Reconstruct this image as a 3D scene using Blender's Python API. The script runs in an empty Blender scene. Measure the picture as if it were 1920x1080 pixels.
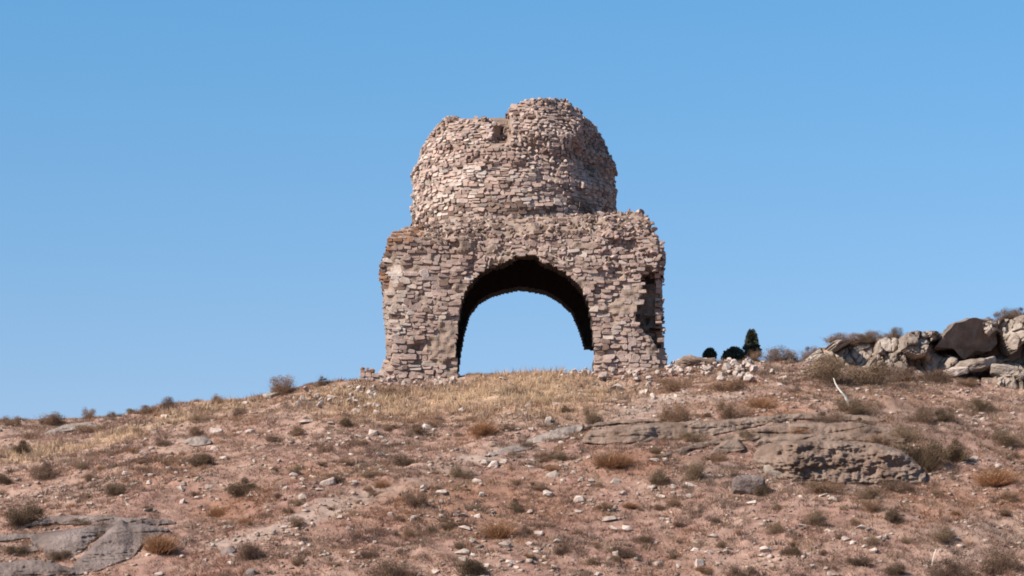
import bpy, bmesh, math, random
import numpy as np
from mathutils import Vector, Matrix, Euler, noise as mnoise

R = math.radians
scene = bpy.context.scene
COL = scene.collection
rng = random.Random(11)

# ------------------------------------------------------------------ camera
LENS = 94.0
FPX = LENS / 36.0 * 1920.0
PITCH = R(6.83)
CP, SP = math.cos(PITCH), math.sin(PITCH)

def ray(px, py):
    dx = (px - 960.0) / FPX
    dy = (540.0 - py) / FPX
    return Vector((dx, CP - SP * dy, SP + CP * dy))

def P(px, py, Y):
    d = ray(px, py)
    return d * (Y / d.y)

cam = bpy.data.cameras.new("camera")
cam.lens = LENS
cam.sensor_width = 36.0
cam.clip_start = 0.5
cam.clip_end = 9000.0
camo = bpy.data.objects.new("camera", cam)
camo.rotation_euler = (math.pi / 2 + PITCH, 0, 0)
COL.objects.link(camo)
scene.camera = camo

# ------------------------------------------------------------------ light
SUN_EL, SUN_AZ = R(40), R(57)          # azimuth: degrees to the left of the line behind the viewer
sdir = Vector((-math.sin(SUN_AZ) * math.cos(SUN_EL), -math.cos(SUN_AZ) * math.cos(SUN_EL), math.sin(SUN_EL)))
sun = bpy.data.lights.new("sun", 'SUN')
sun.energy = 5.0
sun.angle = R(0.5)
sun.color = (1.0, 0.93, 0.84)
suno = bpy.data.objects.new("sun", sun)
suno.rotation_euler = (-sdir).to_track_quat('-Z', 'Y').to_euler()
suno.location = (-60, -40, 80)
COL.objects.link(suno)

world = bpy.data.worlds.new("World")
scene.world = world
world.use_nodes = True
nt = world.node_tree
bg = nt.nodes["Background"]
sky = nt.nodes.new("ShaderNodeTexSky")
sky.sky_type = 'NISHITA'
sky.sun_disc = False
sky.sun_elevation = SUN_EL
sky.sun_rotation = math.pi + SUN_AZ
sky.altitude = 1200
sky.air_density = 1.0
sky.dust_density = 0.35
sky.ozone_density = 2.6
hs = nt.nodes.new("ShaderNodeHueSaturation")
hs.inputs['Saturation'].default_value = 1.15
hs.inputs['Hue'].default_value = 0.490
tc = nt.nodes.new("ShaderNodeTexCoord")
mp = nt.nodes.new("ShaderNodeMapping")
mp.inputs['Location'].default_value = (0, 0, 0.085)
mp.inputs['Scale'].default_value = (1, 1, 0.85)
nt.links.new(tc.outputs['Generated'], mp.inputs['Vector'])
nt.links.new(mp.outputs['Vector'], sky.inputs['Vector'])
nt.links.new(sky.outputs['Color'], hs.inputs['Color'])
sx_ = nt.nodes.new("ShaderNodeSeparateXYZ")
nt.links.new(tc.outputs['Generated'], sx_.inputs[0])
mr_ = nt.nodes.new("ShaderNodeMapRange")
mr_.inputs['From Min'].default_value = .06
mr_.inputs['From Max'].default_value = .23
nt.links.new(sx_.outputs['Z'], mr_.inputs['Value'])
cr_ = nt.nodes.new("ShaderNodeValToRGB")
cr_.color_ramp.elements[0].color = (1.07, .84, .83, 1)
cr_.color_ramp.elements[1].color = (.84, 1.0, 1.04, 1)
nt.links.new(mr_.outputs['Result'], cr_.inputs['Fac'])
mx_ = nt.nodes.new("ShaderNodeVectorMath")
mx_.operation = 'MULTIPLY'
nt.links.new(hs.outputs['Color'], mx_.inputs[0])
nt.links.new(cr_.outputs['Color'], mx_.inputs[1])
nt.links.new(mx_.outputs['Vector'], bg.inputs['Color'])
bg.inputs['Strength'].default_value = 0.094

scene.view_settings.view_transform = 'Standard'
scene.view_settings.look = 'None'
scene.view_settings.exposure = 0.80
scene.view_settings.gamma = 1.0
scene.cycles.filter_width = 1.8
scene.cycles.max_bounces = 6
scene.cycles.diffuse_bounces = 3

# ------------------------------------------------------------------ noise
_T = np.random.RandomState(5).rand(256, 256)

def vn(x, y, seed=0):
    x = np.asarray(x, float) + seed * 17.31
    y = np.asarray(y, float) + seed * 41.77
    xi = np.floor(x).astype(int)
    yi = np.floor(y).astype(int)
    fx = x - xi
    fy = y - yi
    fx = fx * fx * (3 - 2 * fx)
    fy = fy * fy * (3 - 2 * fy)
    a = _T[xi % 256, yi % 256]
    b = _T[(xi + 1) % 256, yi % 256]
    c = _T[xi % 256, (yi + 1) % 256]
    d = _T[(xi + 1) % 256, (yi + 1) % 256]
    return (a * (1 - fx) + b * fx) * (1 - fy) + (c * (1 - fx) + d * fx) * fy

def fbm(x, y, seed=0, octs=4):
    s, a, t = 0.0, 1.0, 0.0
    for o in range(octs):
        s = s + a * vn(np.asarray(x) * 2 ** o, np.asarray(y) * 2 ** o, seed + o)
        t += a
        a *= 0.5
    return s / t

def sstep(a, b, x):
    t = np.clip((np.asarray(x, float) - a) / (b - a), 0, 1)
    return t * t * (3 - 2 * t)

# ------------------------------------------------------------------ terrain
RY = 90.5      # ridge distance
BY = 68.0
_rpx = [-900, -200, 0, 60, 130, 200, 250, 330, 400, 480, 520, 560, 620, 690, 720, 860, 980, 1110, 1250, 1330, 1430, 1500, 1560, 1700, 1850, 1920, 2100, 2800]
_rpy = [830, 800, 791, 791, 787, 782, 776, 757, 750, 746, 738, 727, 716, 714, 715, 704, 699, 699, 688, 682, 676, 676, 683, 700, 718, 728, 740, 745]
_rx = np.array([P(a, b, RY).x for a, b in zip(_rpx, _rpy)])
_rz = np.array([P(a, b, RY).z for a, b in zip(_rpx, _rpy)])
_cpx = [1480, 1520, 1545, 1600, 1700, 1760, 1800, 1850, 1900, 2100, 2800]
_cpy = [690, 668, 646, 638, 629, 628, 616, 606, 600, 580, 560]
CY = 92.4
_cx = np.array([P(a, b, CY).x for a, b in zip(_cpx, _cpy)])
_cz = np.array([P(a, b, CY).z for a, b in zip(_cpx, _cpy)])

def ground(X, Y):
    X = np.asarray(X, float)
    Y = np.asarray(Y, float)
    zr = 0.5 * (np.interp(X - .35, _rx, _rz) + np.interp(X + .35, _rx, _rz))
    z0 = float(np.interp(0, _rx, _rz))
    zb = 0.70 + 0.35 * (zr - z0)
    s = (Y - BY) / (RY - BY)
    sc = np.clip(s, 0, 1)
    z = zb + (zr - zb) * (1.30 * sc - 0.30 * sc * sc)
    d = np.clip(BY - Y, 0, 11.0)
    k = (zr - zb) * 1.30 / (RY - BY)
    z = z - k * d + k * d * d / 22.0
    b = np.clip(Y - 101.0, 0, None)
    z = z - np.minimum(0.10 * b + 0.0011 * b * b, 34 * (1 - np.exp(-b / 160.0)))
    # plateau behind the cliff
    ct = np.interp(X, _cx, _cz)
    m = sstep(CY + .55, CY + 1.3, Y) * sstep(_cx[0], _cx[2], X) * (1 - sstep(108, 130, Y))
    z = z * (1 - m) + np.maximum(ct - .12, z) * m
    # broken ground
    act = sstep(40, 62, Y) * (1 - sstep(120, 200, Y))
    q = sstep(90.5, 88.5, Y) * .75 + .25
    n = (fbm(X * .33, Y * .33, 3, 3) - .5) * .55 * q + (fbm(X * 1.3, Y * 1.3, 9, 3) - .5) * .20 + (fbm(X * 3.7, Y * 3.7, 14, 2) - .5) * .12
    fl = sstep(89.6, 90.6, Y) * sstep(5.6, 4.6, np.abs(X)) * (1 - sstep(99, 101, Y))
    z = z + n * act * (1 - .85 * fl)
    far = sstep(250, 1200, np.hypot(X, Y))
    return z + far * (fbm(X * .004, Y * .004, 4, 3) - .5) * 20

def G(x, y):
    return float(ground(x, y))

_fx = np.arange(-21, 21.001, .12)
_fy = np.arange(63, 104.001, .12)
_FZ = ground(*np.meshgrid(_fx, _fy))

def gl(x, y):
    """height of the ground sheet by interpolation"""
    i = np.clip((np.asarray(x) + 21) / .12, 0, len(_fx) - 1.001)
    j = np.clip((np.asarray(y) - 63) / .12, 0, len(_fy) - 1.001)
    a, b = i.astype(int), j.astype(int)
    u, v = i - a, j - b
    return (_FZ[b, a] * (1 - u) + _FZ[b, a + 1] * u) * (1 - v) + (_FZ[b + 1, a] * (1 - u) + _FZ[b + 1, a + 1] * u) * v

_MY = np.arange(63, 100, .06)
def at(px, py):
    """point of the hillside seen at pixel (px,py)"""
    d = ray(px, py)
    t = _MY / d.y
    g = gl(d.x * t, _MY)
    e = g - d.z * t
    hit = np.nonzero(e >= 0)[0]
    if len(hit) == 0:
        i = int(np.argmax(e[_MY < 92.0]))
        return Vector((float(d.x * t[i]), float(_MY[i]), float(g[i])))
    i = hit[0]
    y = float(_MY[i])
    if i > 0:
        y = float(_MY[i - 1] + .06 * (-e[i - 1]) / max(e[i] - e[i - 1], 1e-9))
    x = d.x / d.y * y
    return Vector((x, y, float(gl(x, y))))

def mpp(Y):
    return Y / FPX

# ------------------------------------------------------------------ materials
ALB = 0.69

def mat_attr(name, attr='tint', rough=.95, nscale=9.0, lo=.72, hi=1.18, bump=.25, bscale=22.0, objrand=0.0):
    m = bpy.data.materials.new(name)
    m.use_nodes = True
    t = m.node_tree
    bs = t.nodes["Principled BSDF"]
    bs.inputs['Roughness'].default_value = rough
    bs.inputs['Specular IOR Level'].default_value = 0.12
    a = t.nodes.new("ShaderNodeAttribute")
    a.attribute_name = attr
    g = t.nodes.new("ShaderNodeNewGeometry")
    n = t.nodes.new("ShaderNodeTexNoise")
    n.inputs['Scale'].default_value = nscale
    n.inputs['Detail'].default_value = 5
    t.links.new(g.outputs['Position'], n.inputs['Vector'])
    mr = t.nodes.new("ShaderNodeMapRange")
    mr.inputs['From Min'].default_value = .3
    mr.inputs['From Max'].default_value = .7
    mr.inputs['To Min'].default_value = lo * ALB
    mr.inputs['To Max'].default_value = hi * ALB
    t.links.new(n.outputs['Fac'], mr.inputs['Value'])
    fac = mr.outputs['Result']
    if objrand:
        oi = t.nodes.new("ShaderNodeObjectInfo")
        mr2 = t.nodes.new("ShaderNodeMapRange")
        mr2.inputs['To Min'].default_value = 1 - objrand
        mr2.inputs['To Max'].default_value = 1 + objrand
        t.links.new(oi.outputs['Random'], mr2.inputs['Value'])
        mm = t.nodes.new("ShaderNodeMath")
        mm.operation = 'MULTIPLY'
        t.links.new(fac, mm.inputs[0])
        t.links.new(mr2.outputs['Result'], mm.inputs[1])
        fac = mm.outputs[0]
    vm = t.nodes.new("ShaderNodeVectorMath")
    vm.operation = 'SCALE'
    t.links.new(a.outputs['Color'], vm.inputs[0])
    t.links.new(fac, vm.inputs['Scale'])
    t.links.new(vm.outputs['Vector'], bs.inputs['Base Color'])
    if bump:
        n2 = t.nodes.new("ShaderNodeTexNoise")
        n2.inputs['Scale'].default_value = bscale
        n2.inputs['Detail'].default_value = 6
        t.links.new(g.outputs['Position'], n2.inputs['Vector'])
        bp = t.nodes.new("ShaderNodeBump")
        bp.inputs['Strength'].default_value = bump
        bp.inputs['Distance'].default_value = .05
        t.links.new(n2.outputs['Fac'], bp.inputs['Height'])
        t.links.new(bp.outputs['Normal'], bs.inputs['Normal'])
    return m

def mat_solid(name, c1, c2, nscale=4.0, bump=.4, bscale=10., objrand=.12, rough=.95, c3=None):
    """rock: two or three real stone colours mixed by noise in space"""
    m = bpy.data.materials.new(name)
    m.use_nodes = True
    t = m.node_tree
    bs = t.nodes["Principled BSDF"]
    bs.inputs['Roughness'].default_value = rough
    bs.inputs['Specular IOR Level'].default_value = 0.12
    g = t.nodes.new("ShaderNodeNewGeometry")
    n = t.nodes.new("ShaderNodeTexNoise")
    n.inputs['Scale'].default_value = nscale
    n.inputs['Detail'].default_value = 7
    n.inputs['Roughness'].default_value = .65
    t.links.new(g.outputs['Position'], n.inputs['Vector'])
    cr = t.nodes.new("ShaderNodeValToRGB")
    cr.color_ramp.elements[0].position = .36
    cr.color_ramp.elements[0].color = (*c1, 1)
    cr.color_ramp.elements[1].position = .64
    cr.color_ramp.elements[1].color = (*c2, 1)
    if c3:
        e = cr.color_ramp.elements.new(.5)
        e.color = (*c3, 1)
    t.links.new(n.outputs['Fac'], cr.inputs['Fac'])
    oi = t.nodes.new("ShaderNodeObjectInfo")
    mr2 = t.nodes.new("ShaderNodeMapRange")
    mr2.inputs['To Min'].default_value = (1 - objrand) * ALB
    mr2.inputs['To Max'].default_value = (1 + objrand) * ALB
    t.links.new(oi.outputs['Random'], mr2.inputs['Value'])
    vm = t.nodes.new("ShaderNodeVectorMath")
    vm.operation = 'SCALE'
    t.links.new(cr.outputs['Color'], vm.inputs[0])
    t.links.new(mr2.outputs['Result'], vm.inputs['Scale'])
    t.links.new(vm.outputs['Vector'], bs.inputs['Base Color'])
    n2 = t.nodes.new("ShaderNodeTexNoise")
    n2.inputs['Scale'].default_value = bscale
    n2.inputs['Detail'].default_value = 8
    n2.inputs['Roughness'].default_value = .65
    t.links.new(g.outputs['Position'], n2.inputs['Vector'])
    bp = t.nodes.new("ShaderNodeBump")
    bp.inputs['Strength'].default_value = bump
    bp.inputs['Distance'].default_value = .12
    t.links.new(n2.outputs['Fac'], bp.inputs['Height'])
    t.links.new(bp.outputs['Normal'], bs.inputs['Normal'])
    return m

M_MASON = mat_attr("ruin_masonry", nscale=5., lo=.78, hi=1.16, bump=.35, bscale=18.)
M_GROUND = mat_attr("hill_soil", nscale=3.2, lo=.78, hi=1.2, bump=.6, bscale=7.)
M_GRASS = mat_attr("dry_grass", nscale=1.5, lo=.8, hi=1.2, bump=0)
M_BUSH = mat_attr("dry_shrub", nscale=5., lo=.8, hi=1.2, bump=0, objrand=.18)
for _m in (M_GRASS, M_BUSH):
    _t = _m.node_tree
    _p = _t.nodes["Principled BSDF"]
    _tr = _t.nodes.new("ShaderNodeBsdfTranslucent")
    _src = _p.inputs['Base Color'].links[0].from_socket
    _t.links.new(_src, _tr.inputs['Color'])
    _mx = _t.nodes.new("ShaderNodeMixShader")
    _mx.inputs[0].default_value = .35
    _t.links.new(_p.outputs[0], _mx.inputs[1])
    _t.links.new(_tr.outputs[0], _mx.inputs[2])
    _t.links.new(_mx.outputs[0], _t.nodes["Material Output"].inputs['Surface'])
M_STONE = mat_solid("pale_stone", (.42, .315, .255), (.66, .53, .45), 3.0, .4, 14., .2)
M_DSTONE = mat_solid("dark_stone", (.16, .125, .11), (.27, .21, .185), 3.0, .4, 12., .1)
M_LEDGE = mat_solid("ledge_rock", (.185, .12, .088), (.40, .285, .22), 1.3, .9, 7., .1, c3=(.30, .205, .155))
M_SLAB = mat_solid("slab_rock", (.17, .125, .11), (.36, .275, .24), .9, 1.0, 9., .08, c3=(.27, .202, .176))
M_CLIFF = mat_solid("cliff_rock", (.22, .165, .13), (.52, .43, .36), 1.3, .9, 7., .1, c3=(.38, .30, .245))
M_PALEROCK = mat_solid("pale_ledge_rock", (.25, .185, .148), (.43, .335, .275), 1.6, .9, 6., .06, c3=(.36, .285, .245))
M_DARKROCK = mat_solid("brown_rock", (.17, .13, .108), (.32, .25, .21), 2.0, .7, 6., .08)
M_EVER = mat_attr("evergreen", nscale=2., lo=.8, hi=1.2, bump=0)
M_STICK = mat_solid("bleached_wood", (.95, .85, .68), (1.2, 1.1, .95), 8., .1, 30., .0)

# ------------------------------------------------------------------ mesh helpers
class Acc:
    def __init__(s):
        s.v, s.f, s.c = [], [], []
    def add(s, verts, faces, col):
        o = len(s.v)
        s.v.extend(verts)
        for f in faces:
            s.f.append([i + o for i in f])
            s.c.append(col)
    def build(s, name, mat, parent=None, smooth=False, loc=None):
        me = bpy.data.meshes.new(name)
        L = Vector(loc) if loc is not None else None
        vs = [(a[0] - L.x, a[1] - L.y, a[2] - L.z) for a in s.v] if L is not None else s.v
        me.from_pydata(vs, [], s.f)
        at_ = me.color_attributes.new("tint", 'FLOAT_COLOR', 'CORNER')
        buf = np.empty((len(me.loops), 4), np.float32)
        i = 0
        for f, c in zip(s.f, s.c):
            n = len(f)
            buf[i:i + n, 0] = c[0]
            buf[i:i + n, 1] = c[1]
            buf[i:i + n, 2] = c[2]
            buf[i:i + n, 3] = 1
            i += n
        at_.data.foreach_set("color", buf.ravel())
        if smooth:
            me.polygons.foreach_set("use_smooth", [True] * len(me.polygons))
        me.materials.append(mat)
        me.update()
        o = bpy.data.objects.new(name, me)
        COL.objects.link(o)
        if L is not None:
            o.location = L
        if parent:
            o.parent = parent
            o.location = o.location - parent.location
        return o

def fast_mesh(name, V, F, C, mat):
    """V n x 3, F m x 3 triangles, C n x 3 colours"""
    me = bpy.data.meshes.new(name)
    V = np.asarray(V, np.float32)
    F = np.asarray(F, np.int32)
    me.vertices.add(len(V))
    me.vertices.foreach_set("co", V.ravel())
    me.loops.add(F.size)
    me.loops.foreach_set("vertex_index", F.ravel())
    me.polygons.add(len(F))
    me.polygons.foreach_set("loop_start", np.arange(0, F.size, F.shape[1], dtype=np.int32))
    me.update(calc_edges=True)
    a = me.color_attributes.new("tint", 'FLOAT_COLOR', 'POINT')
    C4 = np.ones((len(V), 4), np.float32)
    C4[:, :3] = C
    a.data.foreach_set("color", C4.ravel())
    me.materials.append(mat)
    me.validate()
    return me

def link(name, me, loc=(0, 0, 0), rot=(0, 0, 0), scale=(1, 1, 1), parent=None):
    o = bpy.data.objects.new(name, me)
    COL.objects.link(o)
    o.location = loc
    o.rotation_euler = rot
    o.scale = scale
    if parent:
        o.parent = parent
    return o

def tag(o, label=None, cat=None, group=None, kind=None):
    if label: o['label'] = label
    if cat: o['category'] = cat
    if group: o['group'] = group
    if kind: o['kind'] = kind
    return o

def empty(name, loc):
    o = bpy.data.objects.new(name, None)
    o.location = loc
    o.empty_display_size = .3
    COL.objects.link(o)
    return o

def hull(seed, n=16, sx=1., sy=1., sz=1., power=1.0):
    r = random.Random(seed)
    bm = bmesh.new()
    for i in range(n):
        v = Vector((r.gauss(0, 1), r.gauss(0, 1), r.gauss(0, 1))).normalized()
        m = max(abs(v.x), abs(v.y), abs(v.z))
        v = v * (1 - power) + (v / m) * power * .85
        v = v * r.uniform(.82, 1.05)
        bm.verts.new((v.x * sx, v.y * sy, v.z * sz))
    res = bmesh.ops.convex_hull(bm, input=bm.verts)
    bmesh.ops.delete(bm, geom=[e for e in set(res['geom_interior'] + res['geom_unused']) if isinstance(e, bmesh.types.BMVert)], context='VERTS')
    bmesh.ops.dissolve_limit(bm, angle_limit=R(14), verts=bm.verts, edges=bm.edges)
    bm.normal_update()
    bm.verts.index_update()
    V = [tuple(v.co) for v in bm.verts]
    F = [[v.index for v in f.verts] for f in bm.faces]
    bm.free()
    return V, F

CHUNKS = [hull(100 + i, 15, power=.45) for i in range(14)]

def chunk(acc, c, size, rot, col):
    V, F = rng.choice(CHUNKS)
    M = rot.to_matrix() if isinstance(rot, Euler) else rot
    out = []
    for v in V:
        w = M @ Vector((v[0] * size[0], v[1] * size[1], v[2] * size[2]))
        out.append((c[0] + w.x, c[1] + w.y, c[2] + w.z))
    acc.add(out, F, col)

def block(acc, c, ex, ez, n, hw, hh, depth, prot, col, jit=.10, nseg=8, tilt=.09, pw=6.0, rot=.06):
    """one wall stone: c on the wall face, ex along the course, ez up, n outward"""
    out = []
    tx, tz = rng.gauss(0, tilt), rng.gauss(0, tilt)
    ring = []
    sk = rng.uniform(-.22, .22)
    ro = rng.gauss(0, rot)
    cr_, sr_ = math.cos(ro), math.sin(ro)
    ex, ez = ex * cr_ + ez * sr_, ez * cr_ - ex * sr_
    mn = min(hw, hh)
    for qx, qz in ((1, 1), (-1, 1), (-1, -1), (1, -1)):
        c1, c2 = mn * rng.uniform(.15, 1.0), mn * rng.uniform(.12, .75)
        jx, jz = hw * rng.uniform(-jit, jit) * .6, hh * rng.uniform(-jit, jit) * 1.2
        two = [((hw + jx) * qx, (hh + jz) * qz - c2 * qz), ((hw + jx) * qx - c1 * qx, (hh + jz) * qz)]
        if qx * qz < 0: two.reverse()
        for x, z in two:
            ring.append((x + sk * z, z))
    nseg = 8
    bev = min(hh, hw) * rng.uniform(.10, .30)
    for o, s in ((-depth, 1.0), (prot - bev, 1.0), (prot, rng.uniform(.86, .95))):
        for x, z in ring:
            oo = o + (tx * x + tz * z if o > -depth else 0)
            p = c + ex * (x * s) + ez * (z * s) + n * oo
            out.append((p.x, p.y, p.z))
    F = []
    for j in (0, 1):
        for k in range(nseg):
            k2 = (k + 1) % nseg
            F.append([j * nseg + k, j * nseg + k2, (j + 1) * nseg + k2, (j + 1) * nseg + k])
    F.append([2 * nseg + k for k in range(nseg)])
    acc.add(out, F, col)

def inpoly(x, y, poly):
    r = False
    j = len(poly) - 1
    for i in range(len(poly)):
        xi, yi = poly[i]
        xj, yj = poly[j]
        if (yi > y) != (yj > y) and x < (xj - xi) * (y - yi) / (yj - yi) + xi:
            r = not r
        j = i
    return r

def jc(base, v=.12, hue=.04):
    k = 1 + rng.uniform(-v, v)
    h = rng.uniform(-hue, hue)
    return (base[0] * k * (1 + h), base[1] * k, base[2] * k * (1 - h))

C_PALE = (.525, .382, .318)
C_MID = (.44, .31, .256)
C_WHITE = (.60, .485, .41)
C_BROWN = (.24, .16, .125)
C_BRICK = (.37, .19, .11)
C_GREY = (.28, .22, .185)
C_MORTAR = (.37, .27, .21)
C_SHADE = (.09, .074, .066)  # interior shade painted into the stone: arch soffit, inner walls, vault

# ------------------------------------------------------------------ the ruin
FY = 90.0
RUIN_BASE = Vector((0.0, 94.5, G(0, 94.5)))
ruin = empty("ruined_temple", RUIN_BASE)
tag(ruin, "roofless stone ruin with one arch and a broken round dome on the hilltop", "ruin")

OUT_L = [(705, 745), (709, 700), (722, 660), (719, 613), (716, 567), (714, 537), (708, 513), (709, 493), (721, 467), (725, 447), (734, 433), (762, 421), (793, 417)]
OUT_T = [(840, 412), (900, 406), (960, 402), (1040, 398), (1100, 396), (1163, 393), (1207, 391)]
OUT_R = [(1217, 403), (1227, 427), (1238, 450), (1250, 470), (1250, 490), (1246, 513), (1249, 530), (1247, 580), (1249, 613), (1251, 650), (1253, 670), (1256, 735)]
ARCH = [(1113, 735), (1112, 697), (1113, 647), (1109, 607), (1102, 570), (1089, 541), (1068, 518), (1040, 501), (1014, 490), (1003, 479), (984, 477), (968, 480), (958, 489), (941, 495), (922, 500), (907, 508), (893, 519), (879, 538), (869, 558), (862, 593), (857, 640), (858, 670), (861, 735)]
FRONT = OUT_L + OUT_T + OUT_R + ARCH
NOTCH = [(1200, 514), (1222, 508), (1262, 512), (1262, 648), (1232, 650), (1222, 632), (1204, 618), (1192, 598), (1196, 580), (1204, 560), (1206, 538)]

def fdepth(px, py):
    """how far the weathered front face lies behind its plane"""
    d = 0.10 * (vn(px * .018, py * .018, 21) - .5) * 2 + .05 * (vn(px * .05, py * .05, 22) - .5) * 2
    line = 452 - (px - 790) * .045
    d = d + .05 * (vn(px * .11, py * .13, 23) - .5) * 2 + .16 * sstep(.66, .82, vn(px * .03, py * .036, 24))
    d = d + 0.85 * sstep(line, line - 62, py)
    d = d + .25 * sstep(745, 715, px) * sstep(430, 500, py)
    d = d + .45 * sstep(1225, 1262, px)
    return float(d)

def heightfield(acc, poly, cell, front, back_y, mapper, col_front, col_side, keep=None, bb=None):
    xs = [p[0] for p in poly]
    ys = [p[1] for p in poly]
    x0, x1, y0, y1 = min(xs), max(xs), min(ys), max(ys)
    nx, ny = int((x1 - x0) / cell) + 2, int((y1 - y0) / cell) + 2
    ins = {}
    for i in range(nx):
        for j in range(ny):
            cx, cy = x0 + (i + .5) * cell, y0 + (j + .5) * cell
            if inpoly(cx, cy, poly) and (keep is None or keep(cx, cy)):
                ins[(i, j)] = 1
    vid = {}
    V = []
    def vf(i, j, b):
        k = (i, j, b)
        if k not in vid:
            jx = x0 + i * cell + (vn(i * .9, j * .9, 31) - .5) * cell * .8
            jy = y0 + j * cell + (vn(i * .9, j * .9, 32) - .5) * cell * .8
            vid[k] = len(V)
            V.append(mapper(float(jx), float(jy), back_y if b else front(float(jx), float(jy))))
        return vid[k]
    Ff, Fs = [], []
    for (i, j) in ins:
        Ff.append([vf(i, j, 0), vf(i, j + 1, 0), vf(i + 1, j + 1, 0), vf(i + 1, j, 0)])
        Fs.append([vf(i, j, 1), vf(i + 1, j, 1), vf(i + 1, j + 1, 1), vf(i, j + 1, 1)])
        for (di, dj, a, b) in ((-1, 0, (i, j), (i, j + 1)), (1, 0, (i + 1, j + 1), (i + 1, j)), (0, -1, (i + 1, j), (i, j)), (0, 1, (i, j + 1), (i + 1, j + 1))):
            if (i + di, j + dj) not in ins:
                Fs.append([vf(*a, 0), vf(*a, 1), vf(*b, 1), vf(*b, 0)])
    o = len(acc.v)
    acc.v.extend(V)
    for f in Ff:
        acc.f.append([k + o for k in f])
        acc.c.append(col_front)
    for f in Fs:
        acc.f.append([k + o for k in f])
        acc.c.append(col_side)

def map_front(px, py, dy):
    p = P(px, py, FY)
    return (p.x, FY + dy, p.z)

K = mpp(FY) * 1.003

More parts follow.
